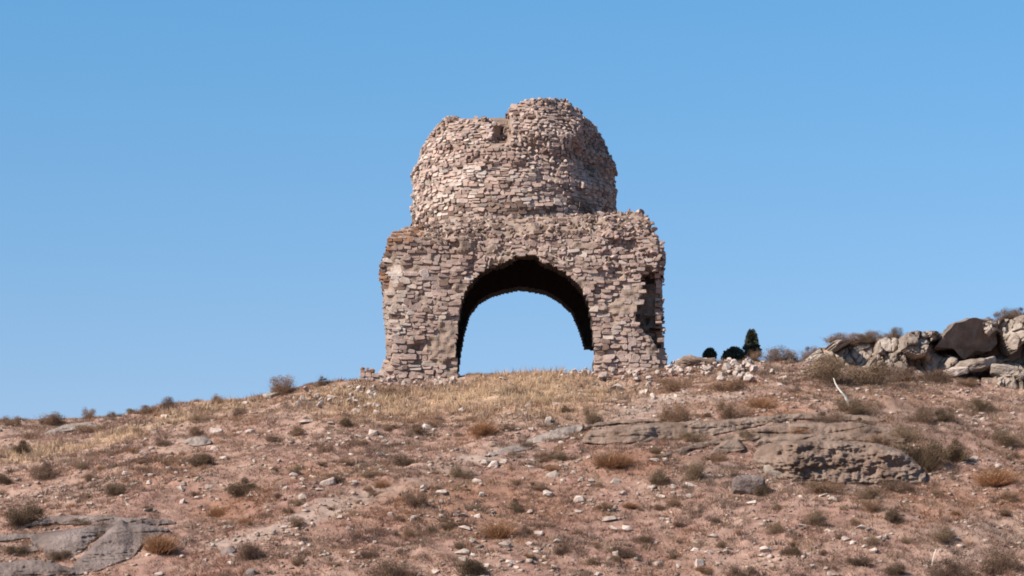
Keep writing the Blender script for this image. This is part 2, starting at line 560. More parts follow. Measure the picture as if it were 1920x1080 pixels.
def front_part(which):
    """which(px,py) -> True where the part owns the facade"""
    acc = Acc()
    inset = 2.2
    def keep(x, y):
        if not which(x, y):
            return False
        for dx, dy in ((inset, 0), (-inset, 0), (0, inset), (0, -inset)):
            if y + dy < 730 and not inpoly(x + dx, y + dy, FRONT):
                return False
        return True
    def fr(x, y):
        d = fdepth(x, y) + .022 + .025 * float(vn(x * .06, y * .06, 25))
        if float(vn(x * .022, y * .026, 26)) > .70: d -= .055
        if inpoly(x, y, NOTCH):
            d += .85
        return d
    heightfield(acc, FRONT, 3.4, fr, 1.55, map_front, C_MORTAR, C_SHADE, keep)
    # coursed stones
    y = 742.0
    ex, ez = Vector((1, 0, 0)), Vector((0, 0, 1))
    row = 0
    while y > 385:
        ch = rng.uniform(4.6, 8.4) if y < 640 else rng.uniform(6.2, 11)
        if y < 470:
            ch = rng.uniform(4.2, 7)
        x = 700 + rng.uniform(-10, 0)
        while x < 1262:
            w = rng.uniform(8, 22) if rng.random() < .8 else rng.uniform(18, 32)
            h = ch
            if y < 470: w *= .8
            cx = x + w / 2
            wav = (float(vn(cx * .012, y * .015, 41)) - .5) * 10 + (float(vn(cx * .04, y * .06, 42)) - .5) * 6
            cy = y - ch / 2 + wav + rng.gauss(0, 1.1)
            # local stone size: some areas are built of smaller slips
            sz = float(vn(cx * .02, cy * .02, 43))
            if sz < .42: w *= .72
            x += w + rng.uniform(.3, 1.6)
            if not which(cx, cy) or not inpoly(cx, cy, FRONT):
                continue
            tone = float(vn(cx * .013, cy * .016, 44))
            base = C_PALE if tone > .52 else C_MID
            jit, prot, skip = .16, rng.uniform(-.012, .03), .035
            line = 455 - (cx - 790) * .05
            band = cy < line
            if inpoly(cx, cy, NOTCH):
                if rng.random() < .86: continue
                base = C_GREY
                prot -= rng.uniform(.3, .8)
            elif cx < 792 and cy < 472 - (cx - 722) * .35:
                base = C_BRICK if rng.random() < .7 else C_MID
                h = min(h, 5.2); w = min(w, 20)
            elif cx < 728 and 478 < cy < 565:
                base = C_BRICK if rng.random() < .7 else C_BROWN
            elif cx < 762 and 475 < cy < 625:
                base = C_WHITE
                jit = .2
            elif band:
                base = C_BROWN if rng.random() < .7 else C_MID
                skip = .35
            elif cx > 1113 and cy > 640:
                base = C_PALE
                prot += .01
            elif rng.random() < .10:
                base = C_WHITE
            if rng.random() < .08: base = C_BROWN
            if float(vn(cx * .022, cy * .026, 26)) > .70 and not band: skip = .5
            if abs(cx - 940) < 26 and 466 < cy < 500:
                base = C_BROWN; prot -= rng.uniform(.05, .3); skip = .3
            if rng.random() < skip: continue
            # a few large blocks
            if rng.random() < .06 and not band and cx > 735:
                h *= rng.uniform(1.6, 2.4); w = min(max(w, 15), 26); prot += .025
            over = rng.uniform(-1, 1.2) if abs(cx - 975) > 190 else rng.uniform(-1, .6)
            if cy < 500 and abs(cx - 975) < 80: over = rng.uniform(-2, 4)
            x0, x1 = cx - w / 2, cx + w / 2
            while x0 < cx and not inpoly(x0 + over, cy, FRONT): x0 += 1
            while x1 > cx and not inpoly(x1 - over, cy, FRONT): x1 -= 1
            if x1 - x0 < 4: continue
            cx, w = (x0 + x1) / 2, x1 - x0
            parts = [(cy, h)]
            u = rng.random()
            if 8 < h < 13 and u < .35:
                f = rng.uniform(.35, .65)
                parts = [(cy + h * (1 - f) / 2, h * f), (cy - h * f / 2, h * (1 - f))]
            for cy2, h2 in parts:
                p = P(cx, cy2, FY)
                c = Vector((p.x, FY + fdepth(cx, cy2), p.z))
                block(acc, c, ex, ez, Vector((0, -1, 0)), w * K / 2 * rng.uniform(.93, 1.04), h2 * K / 2 * rng.uniform(.82, 1.14), rng.uniform(.16, .3), prot + rng.uniform(-.015, .015), jc(base, .11, .04), jit)
        y -= ch + .4
        row += 1
    # rubble chunks: over the eroded shoulder, the arch head and the right-hand corner
    def rub(n, box, s0, s1, cols, test=None, upright=0.0, sink=.5):
        for _ in range(n):
            cx, cy = rng.uniform(box[0], box[2]), rng.uniform(box[1], box[3])
            if not which(cx, cy) or not inpoly(cx, cy, FRONT): continue
            if test and not test(cx, cy): continue
            s = rng.uniform(s0, s1) * K
            up = rng.random() < upright
            size = (s * .45, s * .6, s * 1.1) if up else (s * 1.1, s * .8, s * .55)
            p = P(cx, cy, FY)
            d = fdepth(cx, cy) + (.5 + .25 if inpoly(cx, cy, NOTCH) else 0)
            chunk(acc, (p.x, FY + d + s * .15, p.z), size, Euler((rng.gauss(0, .3), rng.gauss(0, .35), rng.gauss(0, .5))), jc(rng.choice(cols), .2))
    rub(520, (785, 390, 1225, 470), 3, 7, [C_BROWN, C_MID, C_BROWN, C_PALE], lambda x, y: y < 462 - (x - 790) * .06, .45)
    rub(150, (1120, 390, 1250, 520), 5, 10, [C_PALE, C_MID, C_MID, C_BROWN], None, .25)
    rub(90, (890, 440, 1070, 500), 3.5, 7, [C_MID, C_BROWN, C_PALE], None, .7)
    rub(26, (1190, 505, 1260, 655), 4, 8, [C_GREY, C_BROWN, C_MID], lambda x, y: inpoly(x, y, NOTCH), .3)
    rub(60, (700, 660, 870, 735), 4, 8, [C_PALE, C_MID], lambda x, y: y > 700, .1)
    rub(60, (1110, 660, 1260, 730), 4, 8, [C_PALE, C_MID, C_WHITE], lambda x, y: y > 685, .1)
    # ragged silhouette along the broken edges
    for poly, n in ((OUT_L, 46), (OUT_R, 46), (OUT_T, 80)):
        for _ in range(n):
            k = rng.randrange(len(poly) - 1)
            t = rng.random()
            cx = poly[k][0] * (1 - t) + poly[k + 1][0] * t
            cy = poly[k][1] * (1 - t) + poly[k + 1][1] * t
            if not which(cx, cy): continue
            s = rng.uniform(2.6, 5.2) * K
            if poly is not OUT_T: cx += 2.5 if poly is OUT_L else -2.5
            p = P(cx, cy, FY)
            up = poly is OUT_T and rng.random() < .5
            chunk(acc, (p.x, FY + fdepth(cx, cy) + rng.uniform(.1, .5), p.z), (s * (.5 if up else .9), s, s * (1.2 if up else .6)), Euler((rng.gauss(0, .2), rng.gauss(0, .2), rng.gauss(0, .4))), jc(rng.choice([C_MID, C_PALE, C_BROWN]), .18))
    return acc

def build_ruin():
    SPR = 560
    a = front_part(lambda x, y: x < 962 and (y >= SPR))
    a.build("pier", M_MASON, ruin, loc=None)
    a = front_part(lambda x, y: x >= 962 and (y >= SPR))
    a.build("pier", M_MASON, ruin)
    a = front_part(lambda x, y: y < SPR)
    a.build("arch_wall", M_MASON, ruin)

    # side walls: ruled surfaces that follow the broken corner profiles, running back 9 m
    zl = [P(x, y, FY) for x, y in OUT_L]
    zr = [P(x, y, FY) for x, y in OUT_R]
    def prof(pts, z):
        q = sorted(((p.z, p.x) for p in pts))
        return float(np.interp(z, [k[0] for k in q], [k[1] for k in q]))
    for side, pts in ((-1, zl), (1, zr)):
        acc = Acc()
        ztop = max(p.z for p in pts) - (.55 if side < 0 else .8)
        zbot = min(p.z for p in pts) - .2
        ny, nz = 46, 40
        def so(Y, z):
            return prof(pts, z) - side * (.10 + .12 * float(vn(Y * .8, z * .8, 50 + side)) + (.5 if side > 0 and Y < 90.6 else 0) * 0)
        y0, y1 = 91.0, 99.2
        vo, vi = [], []
        for j in range(nz + 1):
            for i in range(ny + 1):
                Y = y0 + (y1 - y0) * i / ny
                z = zbot + (ztop - zbot) * j / nz
                vo.append((so(Y, z), Y, z))
                vi.append((prof(pts, z) - side * 1.5, Y, z))
        n1 = (ny + 1) * (nz + 1)
        fo, fi = [], []
        for j in range(nz):
            for i in range(ny):
                b = j * (ny + 1) + i
                q = [b, b + 1, b + ny + 2, b + ny + 1]
                fo.append(q if side > 0 else q[::-1])
                fi.append([k + n1 for k in (q[::-1] if side > 0 else q)])
        for i in range(ny):      # top
            b = nz * (ny + 1) + i
            fi.append([b, b + 1, b + 1 + n1, b + n1])
        for j in range(nz):      # ends
            b = j * (ny + 1)
            fi.append([b, b + ny + 1, b + ny + 1 + n1, b + n1])
            b = j * (ny + 1) + ny
            fi.append([b, b + ny + 1, b + ny + 1 + n1, b + n1])
            fo.append(fi.pop())
        o = len(acc.v)
        acc.v.extend(vo + vi)
        for f in fo:
            acc.f.append([k + o for k in f]); acc.c.append(C_MORTAR)
        for f in fi:
            acc.f.append([k + o for k in f]); acc.c.append(C_SHADE)
        z = zbot
        while z < ztop:
            ch = rng.uniform(.11, .19)
            Y = FY + .35 + rng.uniform(0, .2)
            while Y < 99:
                w = rng.uniform(.22, .6)
                zz = z + ch / 2
                yy = Y + w / 2
                Y += w + .02
                x = prof(pts, zz)
                dx = (prof(pts, zz + .1) - prof(pts, zz - .1)) / .2
                n = Vector((side, 0, -dx * side)).normalized()
                ez = Vector((dx, 0, 1)).normalized()
                if side > 0 and inpoly(1249, 720 - (zz - zbot) / K, NOTCH) and yy < 91.2 and rng.random() < .6: continue
                base = C_BRICK if side < 0 and rng.random() < .2 else rng.choice([C_PALE, C_MID, C_MID])
                block(acc, Vector((x - side * (.06 + .12 * float(vn(yy * .8, zz * .8, 50 + side))), yy, zz)), Vector((0, 1, 0)), ez, n, w / 2, ch / 2, .2, rng.uniform(-.03, .02), jc(base, .16))
            z += ch + .01
        acc.build("side_wall", M_MASON, ruin)

    # rear wall with its own lower arch
    RYW = 97.6
    BARCH = [(1120, 760), (1120, 651), (1097, 648), (1092, 630), (1083, 603), (1072, 580), (1050, 560), (1024, 545), (1000, 540), (973, 537), (947, 542), (921, 549), (897, 563), (880, 586), (870, 620), (863, 660), (858, 700), (857, 760)]
    rear = [(775, 770), (778, 475), (1185, 460), (1188, 770)] + BARCH
    def map_rear(px, py, dy):
        p = P(px, py, RYW)
        return (p.x, RYW + dy, p.z)
    acc = Acc()
    heightfield(acc, rear, 1.7, lambda x, y: .08 * float(vn(x * .05, y * .05, 61)), 1.5, map_rear, C_SHADE, C_SHADE)
    # stones on the far (outer) face
    y = 765.0
    while y > 452:
        ch = rng.uniform(6.5, 10)
        x = 735.0
        while x < 1230:
            w = rng.uniform(12, 30)
            cx, cy = x + w / 2, y - ch / 2
            x += w + 1
            if not (inpoly(cx, cy, rear) and inpoly(cx - w * .56 - 2, cy, rear) and inpoly(cx + w * .56 + 2, cy, rear) and inpoly(cx, cy + ch, rear)): continue
            p = P(cx, cy, RYW)
            block(acc, Vector((p.x, RYW + 1.5, p.z)), Vector((-1, 0, 0)), Vector((0, 0, 1)), Vector((0, 1, 0)), w * K * .53, ch * K * .52, .12, rng.uniform(.0, .06), jc(rng.choice([C_PALE, C_MID]), .15))
        y -= ch + .4
    acc.build("rear_wall", M_MASON, ruin)

    # vault: barrel-like ceiling between the walls, and the earth-covered roof shoulders
    acc = Acc()
    zc = P(975, 468, FY + 1.5).z + .25
    zt = P(900, 440, FY).z
    V, F = [], []
    nxx = 24
    xl, xr = P(765, 500, FY).x, P(1225, 500, FY).x
    for yy in (91.2, 97.9):
        for i in range(nxx + 1):
            t = i / nxx
            x = xl + (xr - xl) * t
            V.append((x, yy, zc + .35 * math.sin(math.pi * t)))
        for i in range(nxx + 1):
            t = i / nxx
            x = xl + (xr - xl) * t
            V.append((x, yy, max(zt - .8 + .8 * t + .1 * float(vn(x, yy, 66)), zc + .28 + .3 * math.sin(math.pi * t))))
    n = nxx + 1
    for i in range(nxx):
        F.append([i, i + 1, 2 * n + i + 1, 2 * n + i])
        F.append([n + i, 3 * n + i, 3 * n + i + 1, n + i + 1])
        F.append([i, n + i, n + i + 1, i + 1])
        F.append([2 * n + i, 2 * n + i + 1, 3 * n + i + 1, 3 * n + i])
    acc.add(V, F, C_SHADE)
    acc.build("vault", M_MASON, ruin)

    # ---- the drum and the broken dome
    DY = 94.6
    S2 = mpp(DY) * 1.003
    CX = 963.0
    axis = P(CX, 400, DY)
    prof_py = [470, 417, 390, 367, 336, 321, 295, 270, 250, 232, 219, 207, 199, 192, 180]
    prof_r = [194, 191, 190, 190, 185, 183, 178, 167, 154, 141, 131, 122, 115, 109, 101]
    prof_z = [P(CX, y, DY).z for y in prof_py]
    def zof(py):
        return P(CX, py, DY).z
    def pyof(z):
        return float(np.interp(z, prof_z, prof_py))
    def radius(th, z):
        py = pyof(z)
        r = float(np.interp(z, prof_z, prof_r)) * S2
        d = math.degrees(th)
        r *= 1 + .045 * (float(vn(d * .05 + 30, py * .02, 71)) - .5) + .035 * (float(vn(d * .14 + 80, py * .05, 72)) - .5) + .02 * (float(vn(d * .3 + 80, py * .12, 78)) - .5)
        # left-hand shoulder is eroded into a step, right side bulges
        if -110 < d < -50:
            r -= S2 * 4 * float(sstep(330, 300, py)) 
        # the pit between the low and the high part
        pit = math.exp(-((d + 8.0) / 5.5) ** 4) * float(sstep(308, 285, py))
        r += .20 * float(sstep(-7, -2, d) * sstep(66, 40, d) * sstep(310, 265, py))
        r += S2 * 15 * (float(vn(d * .09 + 11, py * .045, 77)) - .5) * float(sstep(400, 340, py))
        r -= .75 * pit * (.75 + .5 * float(vn(d * .4, py * .08, 79)))
        # shallow hollow on the right
        holl = math.exp(-((d - 54) / 17) ** 4) * math.exp(-((py - 305) / 48) ** 4)
        r -= .42 * holl
        return r
    def topz(th):
        d = math.degrees(th)
        d = (d + 180) % 360 - 180
        n_ = (float(vn(d * .11 + 60, 3.3, 73)) - .5) + .9 * (float(vn(d * .37 + 60, 5.3, 76)) - .5)
        if d > 75 or d < -100:
            return zof(228 + 10 * n_)
        py = 225 + 9 * n_ if d < -6 else float(np.interp(d, [-6, 0, 10, 25, 38, 50, 62, 75], [203, 196, 190, 187, 189, 193, 199, 208])) + 6 * n_
        z = zof(py)
        for _ in range(3):
            rr = float(np.interp(z, prof_z, prof_r)) * S2
            z = P(CX, py, DY - math.cos(th) * rr).z
        return z
    acc = Acc()
    NT, NS = 128, 60
    grid = []
    z_lo, z_hi = prof_z[0], prof_z[-1]
    for i in range(NT):
        th = -math.pi + 2 * math.pi * i / NT
        tz = topz(th)
        colm = []
        for j in range(NS + 1):
            s = j / NS
            z = z_lo + (z_hi - z_lo) * (1 - (1 - s) ** 1.5)
            r = radius(th, z) - .035
            z2 = min(z, tz - .06)
            r = max(r, 0.0)
            if j == NS: r = 0.0
            colm.append((axis.x + math.sin(th) * r, DY - math.cos(th) * r, z2))
        grid.append(colm)
    V = [p for c in grid for p in c]
    F = []
    for i in range(NT):
        i2 = (i + 1) % NT
        for j in range(NS):
            a_, b_ = i * (NS + 1) + j, i2 * (NS + 1) + j
            F.append([a_, b_, b_ + 1, a_ + 1])
    acc.add(V, F, C_MORTAR)
    z = z_lo
    row = 0
    while z < z_hi - .02:
        py0 = pyof(z)
        ch = rng.uniform(.07, .125) if py0 > 235 else rng.uniform(.075, .14)
        r0 = max(float(np.interp(z, prof_z, prof_r)) * S2, .15)
        th = -math.pi + rng.uniform(0, .1)
        while th < math.pi:
            w = rng.uniform(.13, .36) if py0 > 330 else rng.uniform(.10, .28)
            if math.cos(th) < -.3: w *= 1.6
            dth = w / r0
            t = th + dth / 2
            th += dth + .015 / r0
            zz = z + ch / 2 + (float(vn(t * 2.4, z * 1.1, 74)) - .5) * .3 + (float(vn(t * 7, z * 3, 79)) - .5) * .08
            if zz > topz(t) - .02 or zz < z_lo: continue
            d = math.degrees(t)
            py = pyof(zz)
            r = radius(t, zz)
            dr = (radius(t, zz + .06) - radius(t, zz - .06)) / .12
            out = Vector((math.sin(t), -math.cos(t), 0))
            ex = Vector((math.cos(t), math.sin(t), 0))
            n = (out - Vector((0, 0, dr))).normalized()
            ez = (Vector((0, 0, 1)) + out * dr).normalized()
            c = Vector((axis.x, DY, zz)) + out * r
            tone = float(vn(d * .06 + 50, py * .03, 75))
            base = C_PALE if tone > .45 else C_MID
            if py > 335 and rng.random() < .6: base = C_WHITE if d < 25 and rng.random() < .3 else C_PALE
            if d < -20 and rng.random() < .18: base = C_WHITE
            if py > 405 - 4 * n.x and rng.random() < .5: base = C_BROWN
            rub_p = .08 if py > 330 else (.42 if d > -5 else .24)
            if rng.random() < .10: base = C_BROWN if rng.random() < .6 else C_GREY
            u = rng.random()
            if u < .04: continue
            if abs(d + 8.0) < 6 and py < 300:
                if rng.random() < .6: continue
                base = C_BROWN
            if u < .04 + rub_p:
                s = rng.uniform(.06, .13)
                M = Matrix((ex, out, ez)).transposed() @ Euler((rng.gauss(0, .4), rng.gauss(0, .7), rng.gauss(0, .5))).to_matrix()
                chunk(acc, c, (s * rng.uniform(.6, 1.5), s * .9, s * rng.uniform(.5, 1.3)), M, jc(base, .2))
            else:
                hh = ch / 2 * (1.7 if rng.random() < .05 else 1) * rng.uniform(.95, 1.15)
                pr = rng.uniform(-.02, .05)
                if rng.random() < .3:
                    block(acc, c + ez * hh * .5, ex, ez, n, w / 2, hh * .5, rng.uniform(.15, .25), pr + rng.uniform(-.03, .03), jc(base, .12), .13)
                    block(acc, c - ez * hh * .5, ex, ez, n, w / 2 * 1.04, hh * .52, rng.uniform(.15, .25), pr + rng.uniform(-.03, .03), jc(base, .12), .13)
                else:
                    block(acc, c, ex, ez, n, w / 2 * rng.uniform(.92, 1.04), hh * rng.uniform(.85, 1.1), rng.uniform(.15, .25), pr, jc(base, .12), .17)
        z += ch * (1.0 if py0 > 240 else .8) + .006
        row += 1
    # loose stones on the broken top edges
    for _ in range(420):
        t = rng.uniform(-math.pi, math.pi)
        tz = topz(t)
        d = math.degrees(t)
        if -7 < d < 120 and rng.random() < .5:
            zz = zof(rng.uniform(190, 240))
            r = radius(t, zz)
        else:
            zz = tz + rng.uniform(-.06, .03)
            r = radius(t, min(zz, tz)) - rng.uniform(.02, .5)
        s = rng.uniform(.05, .13)
        if zz > tz + .06: continue
        chunk(acc, (axis.x + math.sin(t) * r, DY - math.cos(t) * r, zz), (s * rng.uniform(.5, 1.2), s, s * rng.uniform(.5, 1.1)), Euler((rng.gauss(0, .5), rng.gauss(0, .6), rng.gauss(0, 2))), jc(rng.choice([C_MID, C_PALE, C_BROWN]), .2))
    acc.build("drum", M_MASON, ruin)

build_ruin()

# ------------------------------------------------------------------ zones of the hillside (world-space ellipses)
def zone(px, py, rx, ry, ang=0):
    c = at(px, py)
    a = at(px, min(py + ry, 1079))
    b = at(px, py - ry)
    k = mpp(c.y)
    return (c.x, c.y, rx * k, max(.4, abs(a.y - b.y) / 2))

Z_STRAW = [zone(985, 722, 150, 26), zone(870, 745, 110, 26), zone(640, 735, 90, 18), zone(700, 760, 120, 30), zone(60, 855, 70, 14), zone(130, 843, 80, 9), zone(330, 782, 60, 14), zone(420, 768, 70, 12), zone(230, 815, 60, 14), zone(1000, 740, 190, 40)]
Z_PATH = [zone(x, y, 46, 9) for x, y in ((960, 842), (900, 860), (840, 880), (785, 900), (730, 918), (680, 934), (620, 955), (570, 972), (520, 990), (470, 1005), (420, 1018))] + [zone(700, 925, 60, 12), zone(640, 945, 60, 12), zone(1190, 770, 60, 14), zone(1250, 745, 60, 10), zone(1350, 745, 60, 8), zone(1180, 790, 50, 10)]
Z_RED = [zone(330, 875, 90, 25), zone(650, 890, 110, 16), zone(900, 940, 200, 60), zone(430, 950, 80, 30), zone(1200, 870, 130, 30), zone(1660, 735, 150, 14), zone(1750, 930, 150, 30), zone(1450, 770, 80, 20)]
Z_GREY = [zone(1600, 710, 160, 30), zone(1700, 790, 160, 40), zone(1560, 900, 180, 25), zone(1340, 880, 90, 30), zone(1870, 1010, 120, 50)]

def zval(X, Y, zs):
    v = np.zeros_like(np.asarray(X, float))
    for cx, cy, rx, ry in zs:
        v = np.maximum(v, np.clip(1.35 - np.hypot((X - cx) / rx, (Y - cy) / ry), 0, 1))
    return v

def soil_colour(X, Y):
    n1 = fbm(X * .5, Y * .5, 81, 4)
    n2 = fbm(X * 1.7, Y * 1.7, 82, 3)
    n3 = fbm(X * 4.1, Y * 4.1, 86, 2)
    c = np.empty(np.shape(X) + (3,))
    up = sstep(74, 88, Y)
    A = np.array([.325, .186, .142]); B = np.array([.47, .308, .235])
    t = np.clip(.20 + .58 * up + (n1 - .5) * 1.5 + (n2 - .5) * .8 + (n3 - .5) * .5, 0, 1)[..., None]
    c[:] = A * (1 - t) + B * t
    for zs, colr, amt in ((Z_STRAW, (.52, .345, .22), .75), (Z_PATH, (.41, .30, .24), .85), (Z_RED, (.32, .155, .09), .6), (Z_GREY, (.27, .19, .148), .6)):
        w = (np.clip(zval(X, Y, zs) * (.5 + n2), 0, 1) * amt)[..., None]
        c = c * (1 - w) + np.array(colr) * w
    return c

# ------------------------------------------------------------------ ground sheet
def axis_coords(a, b, step, far, grow=1.22):
    v = list(np.arange(a, b + 1e-6, step))
    s, x = step, b
    while x < far:
        s *= grow
        x += s
        v.append(x)
    s, x = step, a
    lo = []
    while x > -far:
        s *= grow
        x -= s
        lo.append(x)
    return np.array(lo[::-1] + v)

gx = axis_coords(-21, 21, .12, 4000)
gy = axis_coords(63, 104, .12, 4000)
XX, YY = np.meshgrid(gx, gy)
ZZ = ground(XX, YY)
V = np.stack([XX, YY, ZZ], -1).reshape(-1, 3)
nx, ny = len(gx), len(gy)
ii = (np.arange(ny - 1)[:, None] * nx + np.arange(nx - 1)[None, :]).ravel()
F = np.stack([ii, ii + 1, ii + nx + 1, ii + nx], -1)
gm = fast_mesh("hillside", V, F, soil_colour(XX, YY).reshape(-1, 3), M_GROUND)
gm.polygons.foreach_set("use_smooth", [True] * len(gm.polygons))
tag(link("hillside", gm), kind="structure")

# ------------------------------------------------------------------ dry grass and fine gravel (uncountable)
rs = np.random.RandomState(3)

def grass(name, n, hmin, hmax, wd, lean, sel, colf, per=7):
    X = rs.uniform(-20, 20, n * 3)
    Y = rs.uniform(65, 91.5, n * 3)
    keep = rs.rand(len(X)) < sel(X, Y)
    X, Y = X[keep][:n], Y[keep][:n]
    X = np.repeat(X, per) + rs.normal(0, .05, len(X) * per)
    Y = np.repeat(Y, per) + rs.normal(0, .05, len(Y) * per)
    inside = (np.abs(X) < 4.75) & (Y > 89.7)
    pier = inside & ((X < -1.6) | (X > 2.9))
    X, Y = X[~pier], Y[~pier]
    Z = ground(X, Y) - .01
    m = len(X)
    h = rs.uniform(hmin, hmax, m) * (.5 + fbm(X * .8, Y * .8, 91, 2))
    a = rs.uniform(0, math.pi, m)
    dx, dy = np.cos(a) * wd, np.sin(a) * wd
    lx, ly = rs.normal(0, lean, m) * h, rs.normal(0, lean, m) * h
    V = np.empty((m, 3, 3))
    V[:, 0] = np.stack([X - dx, Y - dy, Z], -1)
    V[:, 1] = np.stack([X + dx, Y + dy, Z], -1)
    V[:, 2] = np.stack([X + lx, Y + ly, Z + h], -1)
    C = colf(X, Y) * rs.uniform(.7, 1.3, m)[:, None]
    C = np.repeat(C, 3, axis=0)
    F = np.arange(m * 3).reshape(-1, 3)
    me = fast_mesh(name, V.reshape(-1, 3), F, np.clip(C, 0, .9), M_GRASS)
    return link(name, me)

def gcol(X, Y):
    n = fbm(X * .9, Y * .9, 95, 3)[..., None]
    c = soil_colour(X, Y) * (np.array([1.04, 1.02, .98]) * (.75 + .5 * n))
    w = (zval(X, Y, Z_STRAW) * .8)[..., None]
    return c * (1 - w) + np.array([.86, .60, .38]) * w

def gcol2(X, Y):
    n = fbm(X * .55, Y * .55, 96, 3)
    n2 = fbm(X * 1.9, Y * 1.9, 98, 2)
    c = gcol(X, Y)
    rust = np.array([.40, .20, .108]); grey = np.array([.24, .175, .138]); tan = np.array([.55, .375, .265])
    wr = np.clip((n - .52) * 5, 0, 1)[..., None] * .7
    wg = np.clip((.47 - n) * 5, 0, 1)[..., None] * .4
    wt = np.clip((n2 - .48) * 5, 0, 1)[..., None] * .65
    c = c * (1 - wr) + rust * wr
    c = c * (1 - wg) + grey * wg
    return c * (1 - wt) + tan * wt

tag(grass("dry_grass", 62000, .03, .115, .010, .7, lambda X, Y: np.clip(fbm(X * .8, Y * .8, 92, 3) * 2.0 - .45, 0.34, 1) * (1 - .85 * zval(X, Y, Z_PATH)), gcol2, 9), kind="stuff")
def tussocks(n):
    X = rs.uniform(-19.5, 19.5, n * 4)
    Y = rs.uniform(65.5, 91, n * 4)
    k = rs.rand(len(X)) < np.clip(fbm(X * .45, Y * .45, 99, 3) * 2.4 - .8, .05, 1) * (1 - .8 * zval(X, Y, Z_PATH))
    X, Y = X[k][:n], Y[k][:n]
    out = ~((np.abs(X) < 4.9) & (Y > 89.5))
    X, Y = X[out], Y[out]
    Z = ground(X, Y)
    per = 46
    m = len(X) * per
    R_ = np.repeat(rs.uniform(.10, .34, len(X)), per)
    Hh = np.repeat(rs.uniform(.07, .20, len(X)), per)
    a = rs.uniform(0, 2 * math.pi, m)
    q = np.sqrt(rs.rand(m))
    bx, by = np.cos(a) * q * R_, np.sin(a) * q * R_ * .8
    x, y = np.repeat(X, per) + bx * .8, np.repeat(Y, per) + by * .8
    z = ground(x, y) - .01
    h = Hh * (1.05 - .6 * q * q) * rs.uniform(.6, 1.2, m)
    t = rs.uniform(0, math.pi, m)
    w = .011
    V = np.empty((m, 3, 3))
    V[:, 0] = np.stack([x - np.cos(t) * w, y - np.sin(t) * w, z], -1)
    V[:, 1] = np.stack([x + np.cos(t) * w, y + np.sin(t) * w, z], -1)
    V[:, 2] = np.stack([x + bx * .6 + rs.normal(0, .03, m), y + by * .6 + rs.normal(0, .03, m), z + h], -1)
    pal = np.array([(.29, .195, .145), (.25, .175, .135), (.36, .20, .12), (.42, .285, .19), (.21, .15, .122), (.32, .22, .16)])
    c = pal[rs.randint(0, len(pal), len(X))] * rs.uniform(.8, 1.2, len(X))[:, None]
    C = np.repeat(np.repeat(c, per, 0) * rs.uniform(.7, 1.3, m)[:, None], 3, 0)
    return link("tussock_grass", fast_mesh("tussock_grass", V.reshape(-1, 3), np.arange(m * 3).reshape(-1, 3), C, M_GRASS))
tag(tussocks(3600), kind="stuff")
tag(grass("straw_grass", 6500, .12, .30, .012, .35, lambda X, Y: np.clip(zval(X, Y, Z_STRAW) * 1.6 * fbm(X * 1.1, Y * 1.1, 93, 2), 0, 1), gcol, 9), kind="stuff")

def gravel(n):
    acc_v, acc_f, acc_c = [], [], []
    protos = [hull(300 + i, 10, power=.3) for i in range(6)]
    tv = []
    for Vp, Fp in protos:
        tri = []
        for f in Fp:
            for k in range(1, len(f) - 1):
                tri.append((f[0], f[k], f[k + 1]))
        tv.append((np.array(Vp), np.array(tri)))
    X = rs.uniform(-19.5, 19.5, n * 3)
    Y = 66 + 25 * rs.rand(n * 3) ** .9
    k = rs.rand(n * 3) < np.clip(fbm(X * .55, Y * .55, 97, 3) * 2.2 - .65, .03, 1)
    X, Y = X[k][:n], Y[k][:n]
    Z = ground(X, Y)
    o = 0
    for x, y, z in zip(X, Y, Z):
        if abs(x) < 4.8 and y > 89.6: continue
        Vp, Tp = tv[rs.randint(6)]
        s = .026 + .07 * rs.rand() ** 2.0
        a = rs.uniform(0, 6.28)
        ca, sa = math.cos(a), math.sin(a)
        sv = Vp * np.array([s * rs.uniform(1, 1.8), s, s * rs.uniform(.45, .9)])
        q = np.stack([sv[:, 0] * ca - sv[:, 1] * sa + x, sv[:, 0] * sa + sv[:, 1] * ca + y, sv[:, 2] + z + s * .2], -1)
        acc_v.append(q)
        acc_f.append(Tp + o)
        o += len(Vp)
        c = np.array([.52, .40, .32]) * rs.uniform(.5, 1.15)
        acc_c.append(np.repeat(c[None], len(Vp), 0))
    me = fast_mesh("gravel", np.concatenate(acc_v), np.concatenate(acc_f), np.concatenate(acc_c), M_MASON)
    return link("gravel", me)
tag(gravel(9000), kind="stuff")

